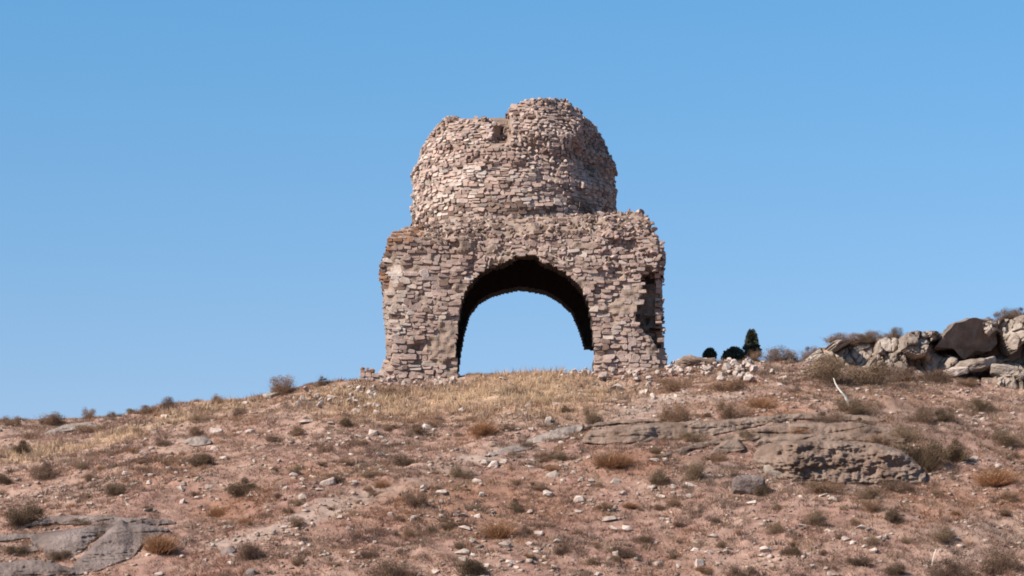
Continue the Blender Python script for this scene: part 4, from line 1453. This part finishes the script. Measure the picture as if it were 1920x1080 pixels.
# px, base py, width, height, kind, label, short phrase when it serves as a landmark
BUSHES = [
    (20, 800, 44, 34, 'b', "brown bush at the very end of the valley skyline", None),
    (95, 797, 76, 32, 'b', "wide low brown bush on the valley skyline above the flat grey slab", "the wide low skyline bush"),
    (165, 788, 42, 32, 'b', "compact rounded brown bush on the valley skyline", None),
    (208, 785, 26, 18, 'b', "tiny brown bush between two bigger bushes on the valley skyline", None),
    (245, 776, 34, 16, 'g', "low straw-grey bush starting the long skyline bush clump", None),
    (285, 774, 56, 26, 'b', "long brown bush sloping up towards the tallest skyline bush", None),
    (312, 770, 34, 38, 'p', "tall dark purple-brown bush topping the long skyline clump", "the tall purple skyline bush"),
    (408, 758, 36, 26, 'b', "small brown bush standing alone on the middle of the valley skyline", "the lone skyline bush"),
    (476, 754, 20, 12, 'p', "tiny dark bush on the skyline just before the big round bush", None),
    (530, 738, 74, 46, 'b', "big round brown bush silhouetted on the skyline beside the ruin", "the big round skyline bush"),
    (606, 724, 14, 32, 'u', "thin upright dry plant on the skyline by the wall stump", None),
    (35, 850, 62, 32, 'd', "dark bush just uphill of the pale straw streak", "the dark bush above the straw streak"),
    (90, 898, 84, 40, 'p', "wide purple-brown bush just downhill of the pale straw streak", "the wide bush below the straw streak"),
    (8, 908, 44, 26, 'd', "dark bush cut by the picture edge below the straw streak", None),
    (58, 822, 44, 16, 'b', "small brown bush between the grey slab and the dark bush", None),
    (370, 793, 46, 22, 'g', "grey oval bush in pale grass below the valley skyline", "the grey oval bush"),
    (445, 780, 44, 24, 'p', "dark oval bush in pale grass below the lone skyline bush", "the dark oval bush"),
    (652, 799, 42, 26, 'd', "dark greenish bush on the stony slope below the wall stump", "the greenish bush below the wall stump"),
    (518, 829, 48, 24, 'p', "brown bush half way down the slope under the big round skyline bush", "the brown mid-slope bush"),
    (308, 836, 46, 26, 'p', "bushy dark shrub beside the pale domed boulder", "the shrub beside the domed boulder"),
    (318, 855, 28, 12, 'd', "tiny dark bush directly below the shrub by the domed boulder", None),
    (256, 812, 26, 16, 'p', "small dark bush among pale stones below the long skyline clump", "the small bush among pale stones"),
    (380, 874, 54, 34, 'd', "round dark bush downhill of the pale domed boulder", "the round bush under the domed boulder"),
    (172, 808, 74, 22, 'b', "flat brown bush on the slope below the compact skyline bush", "the flat brown bush"),
    (216, 928, 54, 34, 'd', "dark bush on the red slope uphill of the cracked slabs", "the dark bush above the cracked slabs"),
    (160, 936, 32, 16, 'b', "small brown bush next to the dark bush above the cracked slabs", None),
    (455, 927, 84, 40, 'd', "long dark bush on the open slope beside the worn path", "the long dark bush"),
    (40, 985, 104, 54, 'd', "large dark bush crowding the top of the cracked grey slabs", "the large dark corner bush"),
    (408, 968, 44, 30, 'o', "small rusty grass tuft below the long dark bush", "the small rusty tuft"),
    (300, 1034, 84, 52, 'o', "spreading rusty grass tuft beside the cracked grey slabs", "the spreading rusty tuft"),
    (470, 1048, 76, 54, 'p', "purple-brown bush beside the dark leaning slab near the bottom", "the bush by the leaning dark slab"),
    (756, 874, 48, 26, 'd', "dark bush on the stony slope below the orange-cornered pier", "the dark bush below the pier"),
    (645, 870, 38, 16, 'b', "low brown bush in red soil left by the path top", None),
    (730, 808, 38, 18, 'b', "low brown bush next to a pale block below the pier", "the low bush below the pier"),
    (740, 744, 84, 30, 'b', "brown bush at the foot of the orange-cornered pier", "the bush at the pier foot"),
    (905, 814, 76, 40, 'o', "bright orange grass tuft on the slope below the arch", "the orange tuft below the arch"),
    (958, 806, 50, 16, 'p', "flat dark bush touching the orange tuft below the arch", None),
    (1107, 794, 52, 38, 'g', "grey rounded bush at the top of the pale tilted slab", "the grey bush on the tilted slab"),
    (992, 842, 44, 22, 'p', "small dark bush tucked under the pale tilted slab", "the small bush under the tilted slab"),
    (866, 896, 66, 32, 'g', "pale grey bush near a cluster of white stones under the arch", "the pale grey bush"),
    (775, 948, 76, 44, 'p', "purple-brown bush in the middle of the slope under the pier", "the mid-slope purple bush"),
    (970, 960, 50, 34, 'd', "neat dark grey domed bush in the middle of the lower slope", "the neat domed bush"),
    (936, 1008, 84, 46, 'o', "broad faded orange tuft below the neat domed bush", "the faded orange tuft"),
    (982, 1002, 44, 24, 'p', "dark twiggy bush at the cliff side of the faded orange tuft", None),
    (856, 1028, 36, 16, 'd', "small dark bush above a pale slab near the bottom edge", "the small dark bush near the bottom"),
    (876, 1078, 84, 48, 'd', "large dark purple bush at the bottom under the arch", "the large dark bottom bush"),
    (735, 1084, 100, 48, 'p', "wide purple bush at the bottom edge below the pier", "the wide purple bottom bush"),
    (682, 1048, 54, 30, 'p', "purple bush just uphill of the wide purple bottom bush", None),
    (770, 1008, 46, 24, 'b', "brown low bush between two purple bushes of the lower slope", None),
    (1150, 874, 100, 42, 'o', "large rusty tuft under the ruin-side end of the layered outcrop", "the large rusty tuft"),
    (1064, 773, 36, 18, 'd', "small dark bush above the pale tilted slab", None),
    (1236, 910, 44, 40, 'd', "upright dark bush above a cluster of white stones", "the upright dark bush"),
    (1304, 900, 62, 46, 'g', "grey-brown bush beside the upright dark bush", "the grey-brown bush"),
    (1120, 914, 36, 16, 'g', "low grey bush among white stones below the rusty tuft", None),
    (1268, 790, 80, 46, 'b', "big brown bush on the uppermost ledge, nearest the ruin", "the big ledge bush"),
    (1366, 786, 66, 46, 'b', "brown bush on the uppermost ledge beside the orange tuft", "the ledge bush by the orange tuft"),
    (1318, 784, 50, 18, 'd', "dark flat bush between the two brown ledge bushes", None),
    (1268, 732, 76, 38, 'b', "wide brown bush directly below the rubble heap", "the bush below the rubble heap"),
    (1366, 733, 88, 36, 'b', "wide brown bush below the white rubble and the evergreen", "the bush below the white rubble"),
    (1426, 768, 62, 40, 'o', "orange tuft above the layered outcrop", "the orange tuft above the outcrop"),
    (1462, 676, 84, 36, 'b', "wide brown bush on the skyline beside the evergreen", "the bush beside the evergreen"),
    (1516, 675, 50, 34, 'p', "brown bush against the ruin-side end of the cliff", None),
    (1415, 672, 44, 26, 'b', "pale brown bush at the foot of the evergreen", None),
    (1556, 714, 116, 62, 'g', "grey bush in front of the ruin-side end of the cliff", None),
    (1630, 722, 124, 62, 'g', "grey bush in front of the middle of the cliff", "the grey bush before the cliff"),
    (1694, 716, 84, 42, 'p', "purple-brown bush in front of the dark hollow in the cliff", None),
    (1750, 718, 96, 50, 'p', "purple-brown bush under the rubble of the cliff", "the purple bush under the cliff"),
    (1815, 722, 60, 24, 'b', "low brown bush at the cliff foot below the overhanging boulder", None),
    (1548, 796, 90, 32, 'p', "dark purple bush lying on the uppermost ledge of the outcrop", "the purple bush on the outcrop"),
    (1616, 804, 50, 28, 'd', "dark bush at the far end of the uppermost ledge", None),
    (1600, 774, 120, 34, 'g', "long olive-grey bush behind the bleached stick", "the olive bush behind the stick"),
    (1728, 792, 66, 42, 'p', "purple bush uphill of the big dark shrub", "the purple bush uphill of the big shrub"),
    (1774, 790, 54, 34, 'd', "dark bush beside white stones uphill of the big dark shrub", None),
    (1730, 880, 120, 84, 'd', "big dark greenish shrub growing beside the bulging boulder", "the big dark shrub"),
    (1788, 862, 74, 50, 'd', "dark side shoot bush beside the big dark shrub", None),
    (1700, 826, 80, 36, 'g', "grey bush on the end of the outcrop uphill of the big shrub", None),
    (1838, 772, 76, 36, 'g', "grey bush between the cliff and two white stones", "the grey bush above two white stones"),
    (1892, 834, 90, 42, 'g', "olive bush near the picture edge below the cliff", "the olive bush near the edge"),
    (1866, 908, 120, 44, 'o', "wide rusty tuft downhill of the big dark shrub", "the wide rusty tuft"),
    (1880, 900, 50, 30, 'd', "dark olive bush growing in the wide rusty tuft", None),
    (1680, 982, 48, 46, 'd', "upright dark olive bush on the lower slope below the bulging boulder", "the upright olive bush"),
    (1605, 986, 34, 22, 'b', "small brown bush just above a cluster of white stones", None),
    (1634, 934, 78, 30, 'g', "grey bush at the foot of the bulging boulder", "the bush at the boulder foot"),
    (1590, 890, 56, 30, 'd', "dark bush growing against the front of the bulging boulder", None),
    (1452, 1002, 50, 32, 'g', "grey bush on the lower slope below the square block", "the grey bush below the square block"),
    (1343, 982, 34, 18, 'd', "tiny dark bush above three white stones on the lower slope", None),
    (1214, 1016, 46, 20, 'd', "flat dark bush below two flat white stones", "the flat dark bush"),
    (1482, 1042, 46, 32, 'd', "small dark round bush beside the white stone cluster near the bottom", "the small round bottom bush"),
    (1396, 1084, 100, 44, 'p', "wide purple bush at the bottom below the white stone cluster", "the bottom purple bush"),
    (1530, 984, 62, 38, 'g', "grey bush between the square block and the stone cluster", None),
    (1680, 1080, 50, 32, 'd', "small dark bush at the bottom below the stone cluster", None),
    (1782, 1084, 120, 46, 'p', "broad purple-grey bush at the bottom edge near the reed", "the broad bottom bush"),
    (1872, 1074, 96, 58, 'p', "bluish purple bush in the lowest corner on the cliff side", None),
    (1766, 1014, 76, 36, 'g', "low grey bush on the lower slope downhill of the rusty tuft", "the low grey bush"),
    (1608, 1058, 60, 22, 'd', "flat dark bush just below the white stone cluster", None),
    (1430, 930, 46, 42, 'd', "dark bush pressed against the shady side of the square block", "the dark bush by the square block"),
    (1398, 826, 48, 30, 'g', "olive bush growing in the gap of the layered outcrop", None),
    (1190, 818, 70, 22, 'b', "brown bush on the face of the long lowest ledge, nearest the ruin", None),
    (1300, 826, 76, 22, 'g', "grey bush on the face of the long ledge below the big ledge bush", None),
    (1500, 812, 80, 20, 'o', "orange tuft in the gap between two ledges of the outcrop", None),
    (1655, 834, 70, 26, 'b', "brown bush at the shoulder of the bulging boulder", None),
    (1545, 922, 110, 34, 'b', "wide brown bush along the foot of the bulging boulder", None),
    (1690, 922, 90, 40, 'p', "purple-brown bush at the cliffward foot of the bulging boulder", None),
    (1340, 866, 70, 26, 'b', "brown bush just below the small end of the tilted narrow ledge", None),
    (110, 1048, 60, 24, 'd', "dark bush in the crack of the grey slabs", None),
    (30, 1040, 60, 28, 'd', "dark bush in the hollow of the grey slabs at the picture edge", None),
    (160, 982, 90, 20, 'd', "flat dark bush under the thin ledge of the grey slabs", None),
    (1556, 648, 46, 24, 'b', "tiny brown scrub clump on the lowest step of the cliff top", None),
    (1616, 637, 56, 20, 'g', "flat grey scrub clump in the row along the cliff top", None),
    (1664, 633, 40, 16, 'b', "small flat brown clump in the row along the cliff top", None),
    (1712, 630, 44, 18, 'b', "low brown clump just beyond the upright bush on the cliff top", None),
    (1764, 630, 40, 14, 'g', "last grey clump of the cliff top before the overhanging boulder", None),
    (1858, 606, 40, 20, 'b', "brown clump on top of the overhanging boulder's far end", None),
    (1916, 596, 50, 30, 'p', "dark clump at the far end of the cliff top", None),
    (1582, 641, 84, 28, 'b', "long brown bush on the cliff top at its ruin-side end", None),
    (1640, 636, 60, 24, 'b', "low brown bush on the cliff top beside the upright one", None),
    (1680, 632, 38, 32, 'p', "small upright dark bush on the middle of the cliff top", None),
    (1736, 630, 70, 20, 'p', "flat dark bush on the cliff top before the overhanging boulder", None),
    (1890, 600, 74, 38, 'b', "bushy brown clump on the highest point of the cliff", None),
]
# small unlisted scrub of the same kinds, nothing tells them apart
bn = {}
LAND = []
for i, (px, py, w, h, kd, lab, short) in enumerate(BUSHES):
    nm = "dry_tuft" if kd == 'o' else "bush"
    if py < 645 and px > 1540:
        c = P(px, py, CY + .55)
        c.z = max(c.z, 0) - .05
    else:
        c = at(px, py)
    k = mpp(c.y)
    n = bn.get(kd, 0)
    bn[kd] = n + 1
    me = PROTO[kd][n % len(PROTO[kd])]
    o = link(nm, me, (c.x, c.y + .1, c.z - .03), (0, 0, (n * 2.4) % 6.28), (w * k * 1.06, w * k * .9, h * k / (.56 if kd != 'u' else 1.6) * .95))
    if kd == 'u':
        o.scale = (.5, .5, h * k / 1.6)
    tag(o, lab, "grass tuft" if kd == 'o' else "bush", "rusty grass tufts on the slope" if kd == 'o' else "dry bushes on the hill")
    if short:
        LAND.append((px, py - h * .4, w, h, short))

for i in range(110):
    for _t in range(30):
        px, py = rng.uniform(0, 1920), rng.uniform(800, 1075)
        if not any(abs(px - b[0]) < b[2] * .6 + 8 and -b[3] - 6 < py - b[1] < 22 for b in BUSHES): break
    c = at(px, py)
    k = mpp(c.y)
    kd = rng.choice('bbgpobb' if px < 1200 else 'bggpobg')
    w = rng.uniform(16, 46) * (1 if rng.random() < .8 else 1.5)
    h = w * rng.uniform(.26, .5)
    me = rng.choice(PROTO[kd])
    o = link("dry_tuft" if kd == 'o' else "bush", me, (c.x, c.y, c.z - .02), (0, 0, rng.uniform(0, 6.28)), (w * k, w * k * rng.uniform(.5, 1), h * k / .56))
    tag(o, "small rusty tuft scattered among stones on the open slope" if kd == 'o' else "small scrubby bush scattered among stones on the open slope", "grass tuft" if kd == 'o' else "bush", "small scattered rusty tufts" if kd == 'o' else "small scattered bushes")

# ------------------------------------------------------------------ evergreens on the ridge
def evergreen(px, base_py, w, top_py, Y, lab, kind, seed):
    r = np.random.RandomState(seed)
    b = P(px, base_py, Y)
    t = P(px, top_py, Y)
    k = mpp(Y)
    Hh = t.z - b.z
    gz = G(b.x, Y)
    root = empty("evergreen_tree", (b.x, Y, gz))
    tag(root, lab, "tree", "dark evergreens behind the ridge")
    n = 5200
    u = r.rand(n) ** .8
    if kind == 'cone':
        rad = np.interp(u, [0, .25, .6, .88, 1], [1.0, .86, .58, .36, .12])
    else:
        rad = np.interp(u, [0, .3, .6, .85, 1], [.9, 1.0, .85, .55, .15])
    a = r.uniform(0, 2 * math.pi, n)
    rr = rad * (r.rand(n) ** .35) * (w * k / 2) * (.72 + .5 * vn(a * 1.9, u * 7, seed))
    c = np.stack([np.cos(a) * rr, np.sin(a) * rr, u * Hh + (b.z - gz)], -1)
    e1 = np.stack([np.cos(a), np.sin(a), r.uniform(-.2, 1.2, n)], -1) + r.normal(0, .5, (n, 3))
    e1 /= np.linalg.norm(e1, axis=1)[:, None]
    e2 = np.cross(e1, r.normal(0, 1, (n, 3)))
    e2 /= np.linalg.norm(e2, axis=1)[:, None]
    s = .03 * r.uniform(.6, 1.7, n)[:, None]
    V = np.stack([c - e2 * s, c + e2 * s, c + e1 * s * 2.6], 1).reshape(-1, 3)
    C = np.repeat(np.array([.11, .115, .082]) * r.uniform(.6, 1.4, n)[:, None], 3, 0)
    link("crown", fast_mesh("crown", V, np.arange(len(V)).reshape(-1, 3), C, M_EVER), parent=root)
    acc = Acc()
    Vt, Ft = [], []
    top = (b.z - gz) + Hh * .85
    for q, (z, rd) in enumerate(((-.3, .09), (top * .5, .065), (top, .02))):
        for s_ in range(8):
            an = s_ * math.pi / 4
            Vt.append((rd * math.cos(an), rd * math.sin(an), z))
    for q in range(2):
        for s_ in range(8):
            Ft.append([q * 8 + s_, q * 8 + (s_ + 1) % 8, (q + 1) * 8 + (s_ + 1) % 8, (q + 1) * 8 + s_])
    acc.add(Vt, Ft, (.09, .065, .05))
    t_ = acc.build("trunk", M_MASON)
    t_.parent = root

evergreen(1410, 668, 31, 621, 94.5, "tall narrow conical dark evergreen on the skyline between ruin and cliff", 'cone', 1)
evergreen(1377, 678, 40, 654, 94.2, "low rounded dark evergreen close beside the tall conical one", 'dome', 2)
evergreen(1331, 676, 19, 656, 94.0, "smallest dark evergreen, standing apart behind the rubble heap", 'dome', 3)

# ------------------------------------------------------------------ stones
STONE_PROTO = []
for i in range(9):
    Vh, Fh = hull(700 + i, 18, power=.5)
    me = bpy.data.meshes.new("stone")
    me.from_pydata(Vh, [], Fh)
    me.materials.append(M_STONE)
    STONE_PROTO.append(me)
SPD = STONE_PROTO[0].copy()
SPD.materials.clear()
SPD.materials.append(M_DSTONE)

S = """1036,888,22,17 1029,924,20,18 1084,935,22,14 1105,938,14,8 1086,958,16,10 1056,900,12,8 1089,899,12,12 1108,901,12,8 1154,902,18,14 897,901,22,12
891,889,12,7 795,913,12,14 827,922,24,10 830,939,12,6 793,948,8,8 775,970,20,9 855,966,9,10 868,965,18,8 895,966,13,11 844,977,7,9 873,989,26,8 886,1013,14,12
947,1020,24,16 960,1006,6,8 993,960,18,8 1010,1000,18,13 1046,1014,18,8 995,1018,16,9 994,1041,12,14 1008,1035,16,8 957,1054,18,9 968,1063,10,7 915,1040,8,8
889,1042,16,9 868,1049,18,16 864,1034,30,8 912,1059,16,14 818,1070,16,14 1141,972,30,10 1152,991,22,8 1156,1038,14,14 1041,1063,18,8 1121,1076,16,8 902,926,10,12
551,889,16,9 570,898,16,9 620,888,10,6 643,897,10,7 664,904,14,11 392,911,13,10 536,915,12,9 470,928,12,6 601,918,18,6 568,930,16,11 571,947,16,7 432,988,14,7
422,988,10,7 396,995,12,5 534,988,14,11 586,982,9,8 638,970,18,9 636,959,10,7 653,990,9,10 661,992,7,7 502,1011,11,6 549,1002,8,9 581,1023,9,9 570,1029,10,10
538,1039,7,8 610,1034,8,7 436,1043,17,10 432,1055,14,9 384,1049,10,8 763,1031,13,6 702,1016,10,6 728,992,9,6 732,963,10,11
235,887,14,9 279,905,12,10 248,908,10,7 115,912,9,5 99,912,12,4 100,920,12,4 77,931,11,7 167,944,15,7 194,961,14,5 239,935,12,6 229,930,10,7 275,956,12,7
340,916,10,16 342,938,9,13 372,932,14,9 350,883,12,5 228,996,16,7 354,989,18,5 373,984,9,6 277,1040,11,6 298,1076,18,10 343,1017,10,8 284,889,14,6
158,865,10,7 212,858,9,6 235,865,8,6 290,812,16,8 269,849,16,8 317,857,20,5 191,825,10,5 194,787,14,7 309,779,16,8 397,804,9,8
574,790,32,8 571,782,10,6 675,818,16,9 701,811,22,13 689,822,13,7 714,820,9,8 722,826,10,7 729,834,13,8 755,831,12,5 618,823,12,7 619,813,12,6 599,833,9,6
633,834,9,6 659,852,12,7 712,851,12,10 755,846,7,6 449,810,14,7 470,807,18,12 401,840,17,9 420,859,20,9 476,863,10,6 496,857,10,7 523,863,9,6 460,755,11,9
705,759,16,11 707,772,16,11 665,770,18,12 622,793,16,6 559,757,12,16 572,747,22,7 622,745,20,8 553,745,8,7 590,859,12,6 450,876,12,6
1013,708,9,8 945,709,18,6 931,733,14,7 865,770,13,10 858,797,8,5 800,801,24,14 813,806,12,8 781,820,8,6 992,760,18,12 988,776,12,8 975,777,11,6 957,776,12,6
1049,744,12,9 1043,757,16,10 1027,787,14,16 1018,796,10,8 1012,781,10,6 969,805,14,7 995,803,14,7 1054,830,14,9 1104,857,10,8 1015,863,9,8 995,863,18,9
910,867,20,12 925,870,24,14 945,865,16,14 922,851,14,11 997,875,18,8 1031,877,12,8 849,782,10,6
1282,735,9,8 1267,741,7,8 1209,736,22,16 1225,742,8,14 1217,721,10,12 1156,726,28,16 1469,707,20,10 1465,721,14,8 1156,806,7,6 1153,750,14,8
1227,862,18,10 1248,861,11,9 1167,924,14,11 1222,913,18,9 1293,909,26,10 1264,911,14,9 1260,923,12,8 1276,930,10,8 1293,929,18,10 1238,929,20,8 1240,973,10,9
1179,991,27,12 1253,999,13,6 1335,1004,18,8 1410,941,24,9 1382,935,6,7 1303,1030,16,8 1329,1035,16,10 1360,1033,10,9 1436,1029,28,12 1429,1041,16,9 1444,1043,12,11
1311,1055,18,22 1271,1060,8,10 1233,1055,24,12 1509,987,22,7 1527,1061,16,8 1513,1038,18,7 1229,1017,12,6
1561,935,19,7 1545,928,20,5 1614,988,20,11 1600,1000,12,6 1587,1009,18,12 1599,1017,13,8 1627,1011,18,11 1647,1008,14,12 1661,1006,9,11 1620,1024,14,6 1637,1032,18,11
1649,1052,12,5 1550,1064,11,7 1555,1074,12,9 1565,1078,12,6 1737,1062,12,8 1785,992,8,6 1826,859,17,11 1873,873,16,10 1882,880,8,5 1825,787,14,8 1843,785,11,8
1843,774,16,6 1800,779,11,4 1870,800,10,5 1899,774,9,7 1671,774,9,6 1620,746,9,8"""
STONES = [tuple(float(q) for q in s.split(',')) for s in S.split()]
LAND += [(985, 700, 240, 20, "the arch opening"), (790, 716, 130, 20, "the orange-cornered pier"), (1185, 700, 130, 20, "the pier by the rubble heap"),
         (1404, 905, 64, 40, "the square grey block"), (1585, 865, 325, 90, "the bulging boulder"), (160, 1025, 300, 90, "the cracked slabs"), (1036, 812, 108, 28, "the pale tilted slab"),
         (370, 830, 54, 22, "the domed boulder"), (615, 901, 30, 20, "the largest angular boulder"), (1250, 815, 300, 40, "the layered outcrop"), (685, 705, 30, 25, "the wall stump")]

rows = {}
for i, (px, py, w, h) in enumerate(STONES):
    best = None
    for lx, ly, lw, lh, ph in LAND:
        dx, dy = px - lx, py - ly
        ddx = max(abs(dx) - lw / 2, 0)
        ddy = max(abs(dy) - lh / 2, 0)
        dist = math.hypot(ddx, ddy * 1.3)
        if best is None or dist < best[0]:
            if abs(dx) / (lw / 2 + 15) > abs(dy) / (lh / 2 + 15):
                dr = "cliffward of" if dx > 0 else "valleyward of"
            else:
                dr = "downhill of" if dy > 0 else "uphill of"
            best = (dist, ph, dr)
    shape = "flat" if w / h > 1.9 else ("upright" if h > w * 1.05 else ("blocky" if w > 15 else "small"))
    rows.setdefault((best[1], best[2], shape), []).append((best[0], i))
ORD = ["nearest", "second nearest", "third nearest", "fourth nearest", "fifth nearest", "sixth nearest", "seventh nearest"]
SLAB = {}
for (ph, dr, shape), lst in rows.items():
    lst.sort()
    for n, (d, i) in enumerate(lst):
        if len(lst) == 1:
            SLAB[i] = f"{shape} pale stone {dr} {ph}"
        else:
            SLAB[i] = f"{ORD[min(n, 6)]} {shape} pale stone {dr} {ph}"
for i, (px, py, w, h) in enumerate(STONES):
    c = at(px, py + h * .3)
    k = mpp(c.y)
    me = STONE_PROTO[(i * 5) % len(STONE_PROTO)]
    o = link("stone", me, (c.x, c.y, c.z + h * k * .16), (rng.gauss(0, .18) + .1, rng.gauss(0, .22), rng.uniform(-.6, .6) + (math.pi if i % 2 else 0)),
             (w * k * .62, (w + h) * k * .30, h * k * .64))
    tag(o, SLAB[i], "stone", "pale stones strewn over the slope")
for px, py, w, h, roll, lab in ((425, 1031, 36, 14, -.5, "long dark slab lying tilted beside the purple-brown bush near the bottom"), (469, 1072, 16, 26, .5, "dark leaning slab standing on edge at the bottom of the slope")):
    c = at(px, py + 4)
    k = mpp(c.y)
    o = link("stone", SPD, (c.x, c.y, c.z + h * k * .1), (.2, roll, .2), (w * k * .55, .2, h * k * .6))
    tag(o, lab, "stone", "dark slabs near the bottom")

# rubble heap between the ruin and the evergreens
def heap(n, fx, fy, s0, s1, lab, grp, mats):
    for i in range(n):
        px, py = fx(), fy()
        c = at(px, py)
        s = rng.uniform(s0, s1) * mpp(c.y)
        o = link("rubble_stone", rng.choice(STONE_PROTO), (c.x, c.y, c.z + s * .35 + rng.uniform(0, .12)), (rng.gauss(0, .4), rng.gauss(0, .5), rng.uniform(0, 6.28)), (s * rng.uniform(.45, .7), s * .55, s * rng.uniform(.3, .6)))
        tag(o, lab, "stone", grp)
heap(62, lambda: rng.uniform(1250, 1335), lambda: rng.uniform(681, 708), 6, 12, "fist-sized rubble stone piled beside the pier's outer foot", "rubble heap beside the pier", None)
heap(54, lambda: rng.gauss(1380, 22), lambda: rng.uniform(684, 722), 8, 18, "pale rubble block in the loose white heap below the evergreens", "white rubble heap below the evergreens", None)
heap(26, lambda: rng.uniform(1120, 1250), lambda: rng.uniform(700, 716), 7, 14, "pale fallen stone lying against the front of the rubble-side pier", "stones fallen before the rubble-side pier", None)
heap(26, lambda: rng.uniform(705, 862), lambda: rng.uniform(714, 728), 6, 13, "pale fallen stone lying against the front of the orange-cornered pier", "stones fallen before the orange-cornered pier", None)
heap(22, lambda: rng.uniform(1050, 1112), lambda: rng.uniform(699, 706), 4, 8, "small dark-edged stone on the threshold of the arch", "stones on the arch threshold", None)
heap(40, lambda: rng.uniform(560, 720), lambda: rng.uniform(730, 770), 5, 12, "pale fallen stone scattered downhill of the wall stump", "stones below the wall stump", None)
c = P(1300, 680, 91.8)
rock("earth_mound", 1300, 683, 90, 26, 1.6, "brown earth and rubble mound on the skyline just beyond the ruin", "mound", M_LEDGE, 77, Y=90.4, power=2.2, rough=.42, facets=8)

# ------------------------------------------------------------------ bleached stick and reed
def stick(name, pts, r0, r1, lab, cat):
    acc = Acc()
    V, F = [], []
    n = len(pts)
    for i, p in enumerate(pts):
        t = i / (n - 1)
        rd = r0 * (1 - t) + r1 * t
        for s_ in range(7):
            a = s_ * 2 * math.pi / 7
            V.append((p.x + rd * math.cos(a), p.y + rd * math.sin(a) * .9, p.z + rd * math.sin(a) * .3))
    for i in range(n - 1):
        for s_ in range(7):
            F.append([i * 7 + s_, i * 7 + (s_ + 1) % 7, (i + 1) * 7 + (s_ + 1) % 7, (i + 1) * 7 + s_])
    F.append(list(range(7)))
    F.append(list(range((n - 1) * 7, n * 7)))
    acc.add(V, F, C_WHITE)
    b = pts[0]
    o = acc.build(name, M_STICK, loc=b)
    tag(o, lab, cat)
b = at(1592, 763)
yy = b.y - .15
stick("dry_stick", [P(1593, 762, yy) , P(1590, 754, yy), P(1585, 744, yy - .05), P(1578, 736, yy - .1), P(1571, 727, yy - .1), P(1566, 718, yy - .1), P(1563, 709, yy - .1)], .06, .016, "bleached curved stick leaning up out of the grass below the cliff", "stick")
b = at(1747, 1062)
yy = b.y - .1
stick("dry_reed", [P(1747, 1062, yy), P(1749, 1048, yy), P(1752, 1038, yy), P(1755, 1030, yy)], .006, .011, "thin pale reed stalk sticking up above the broad bottom bush", "plant")
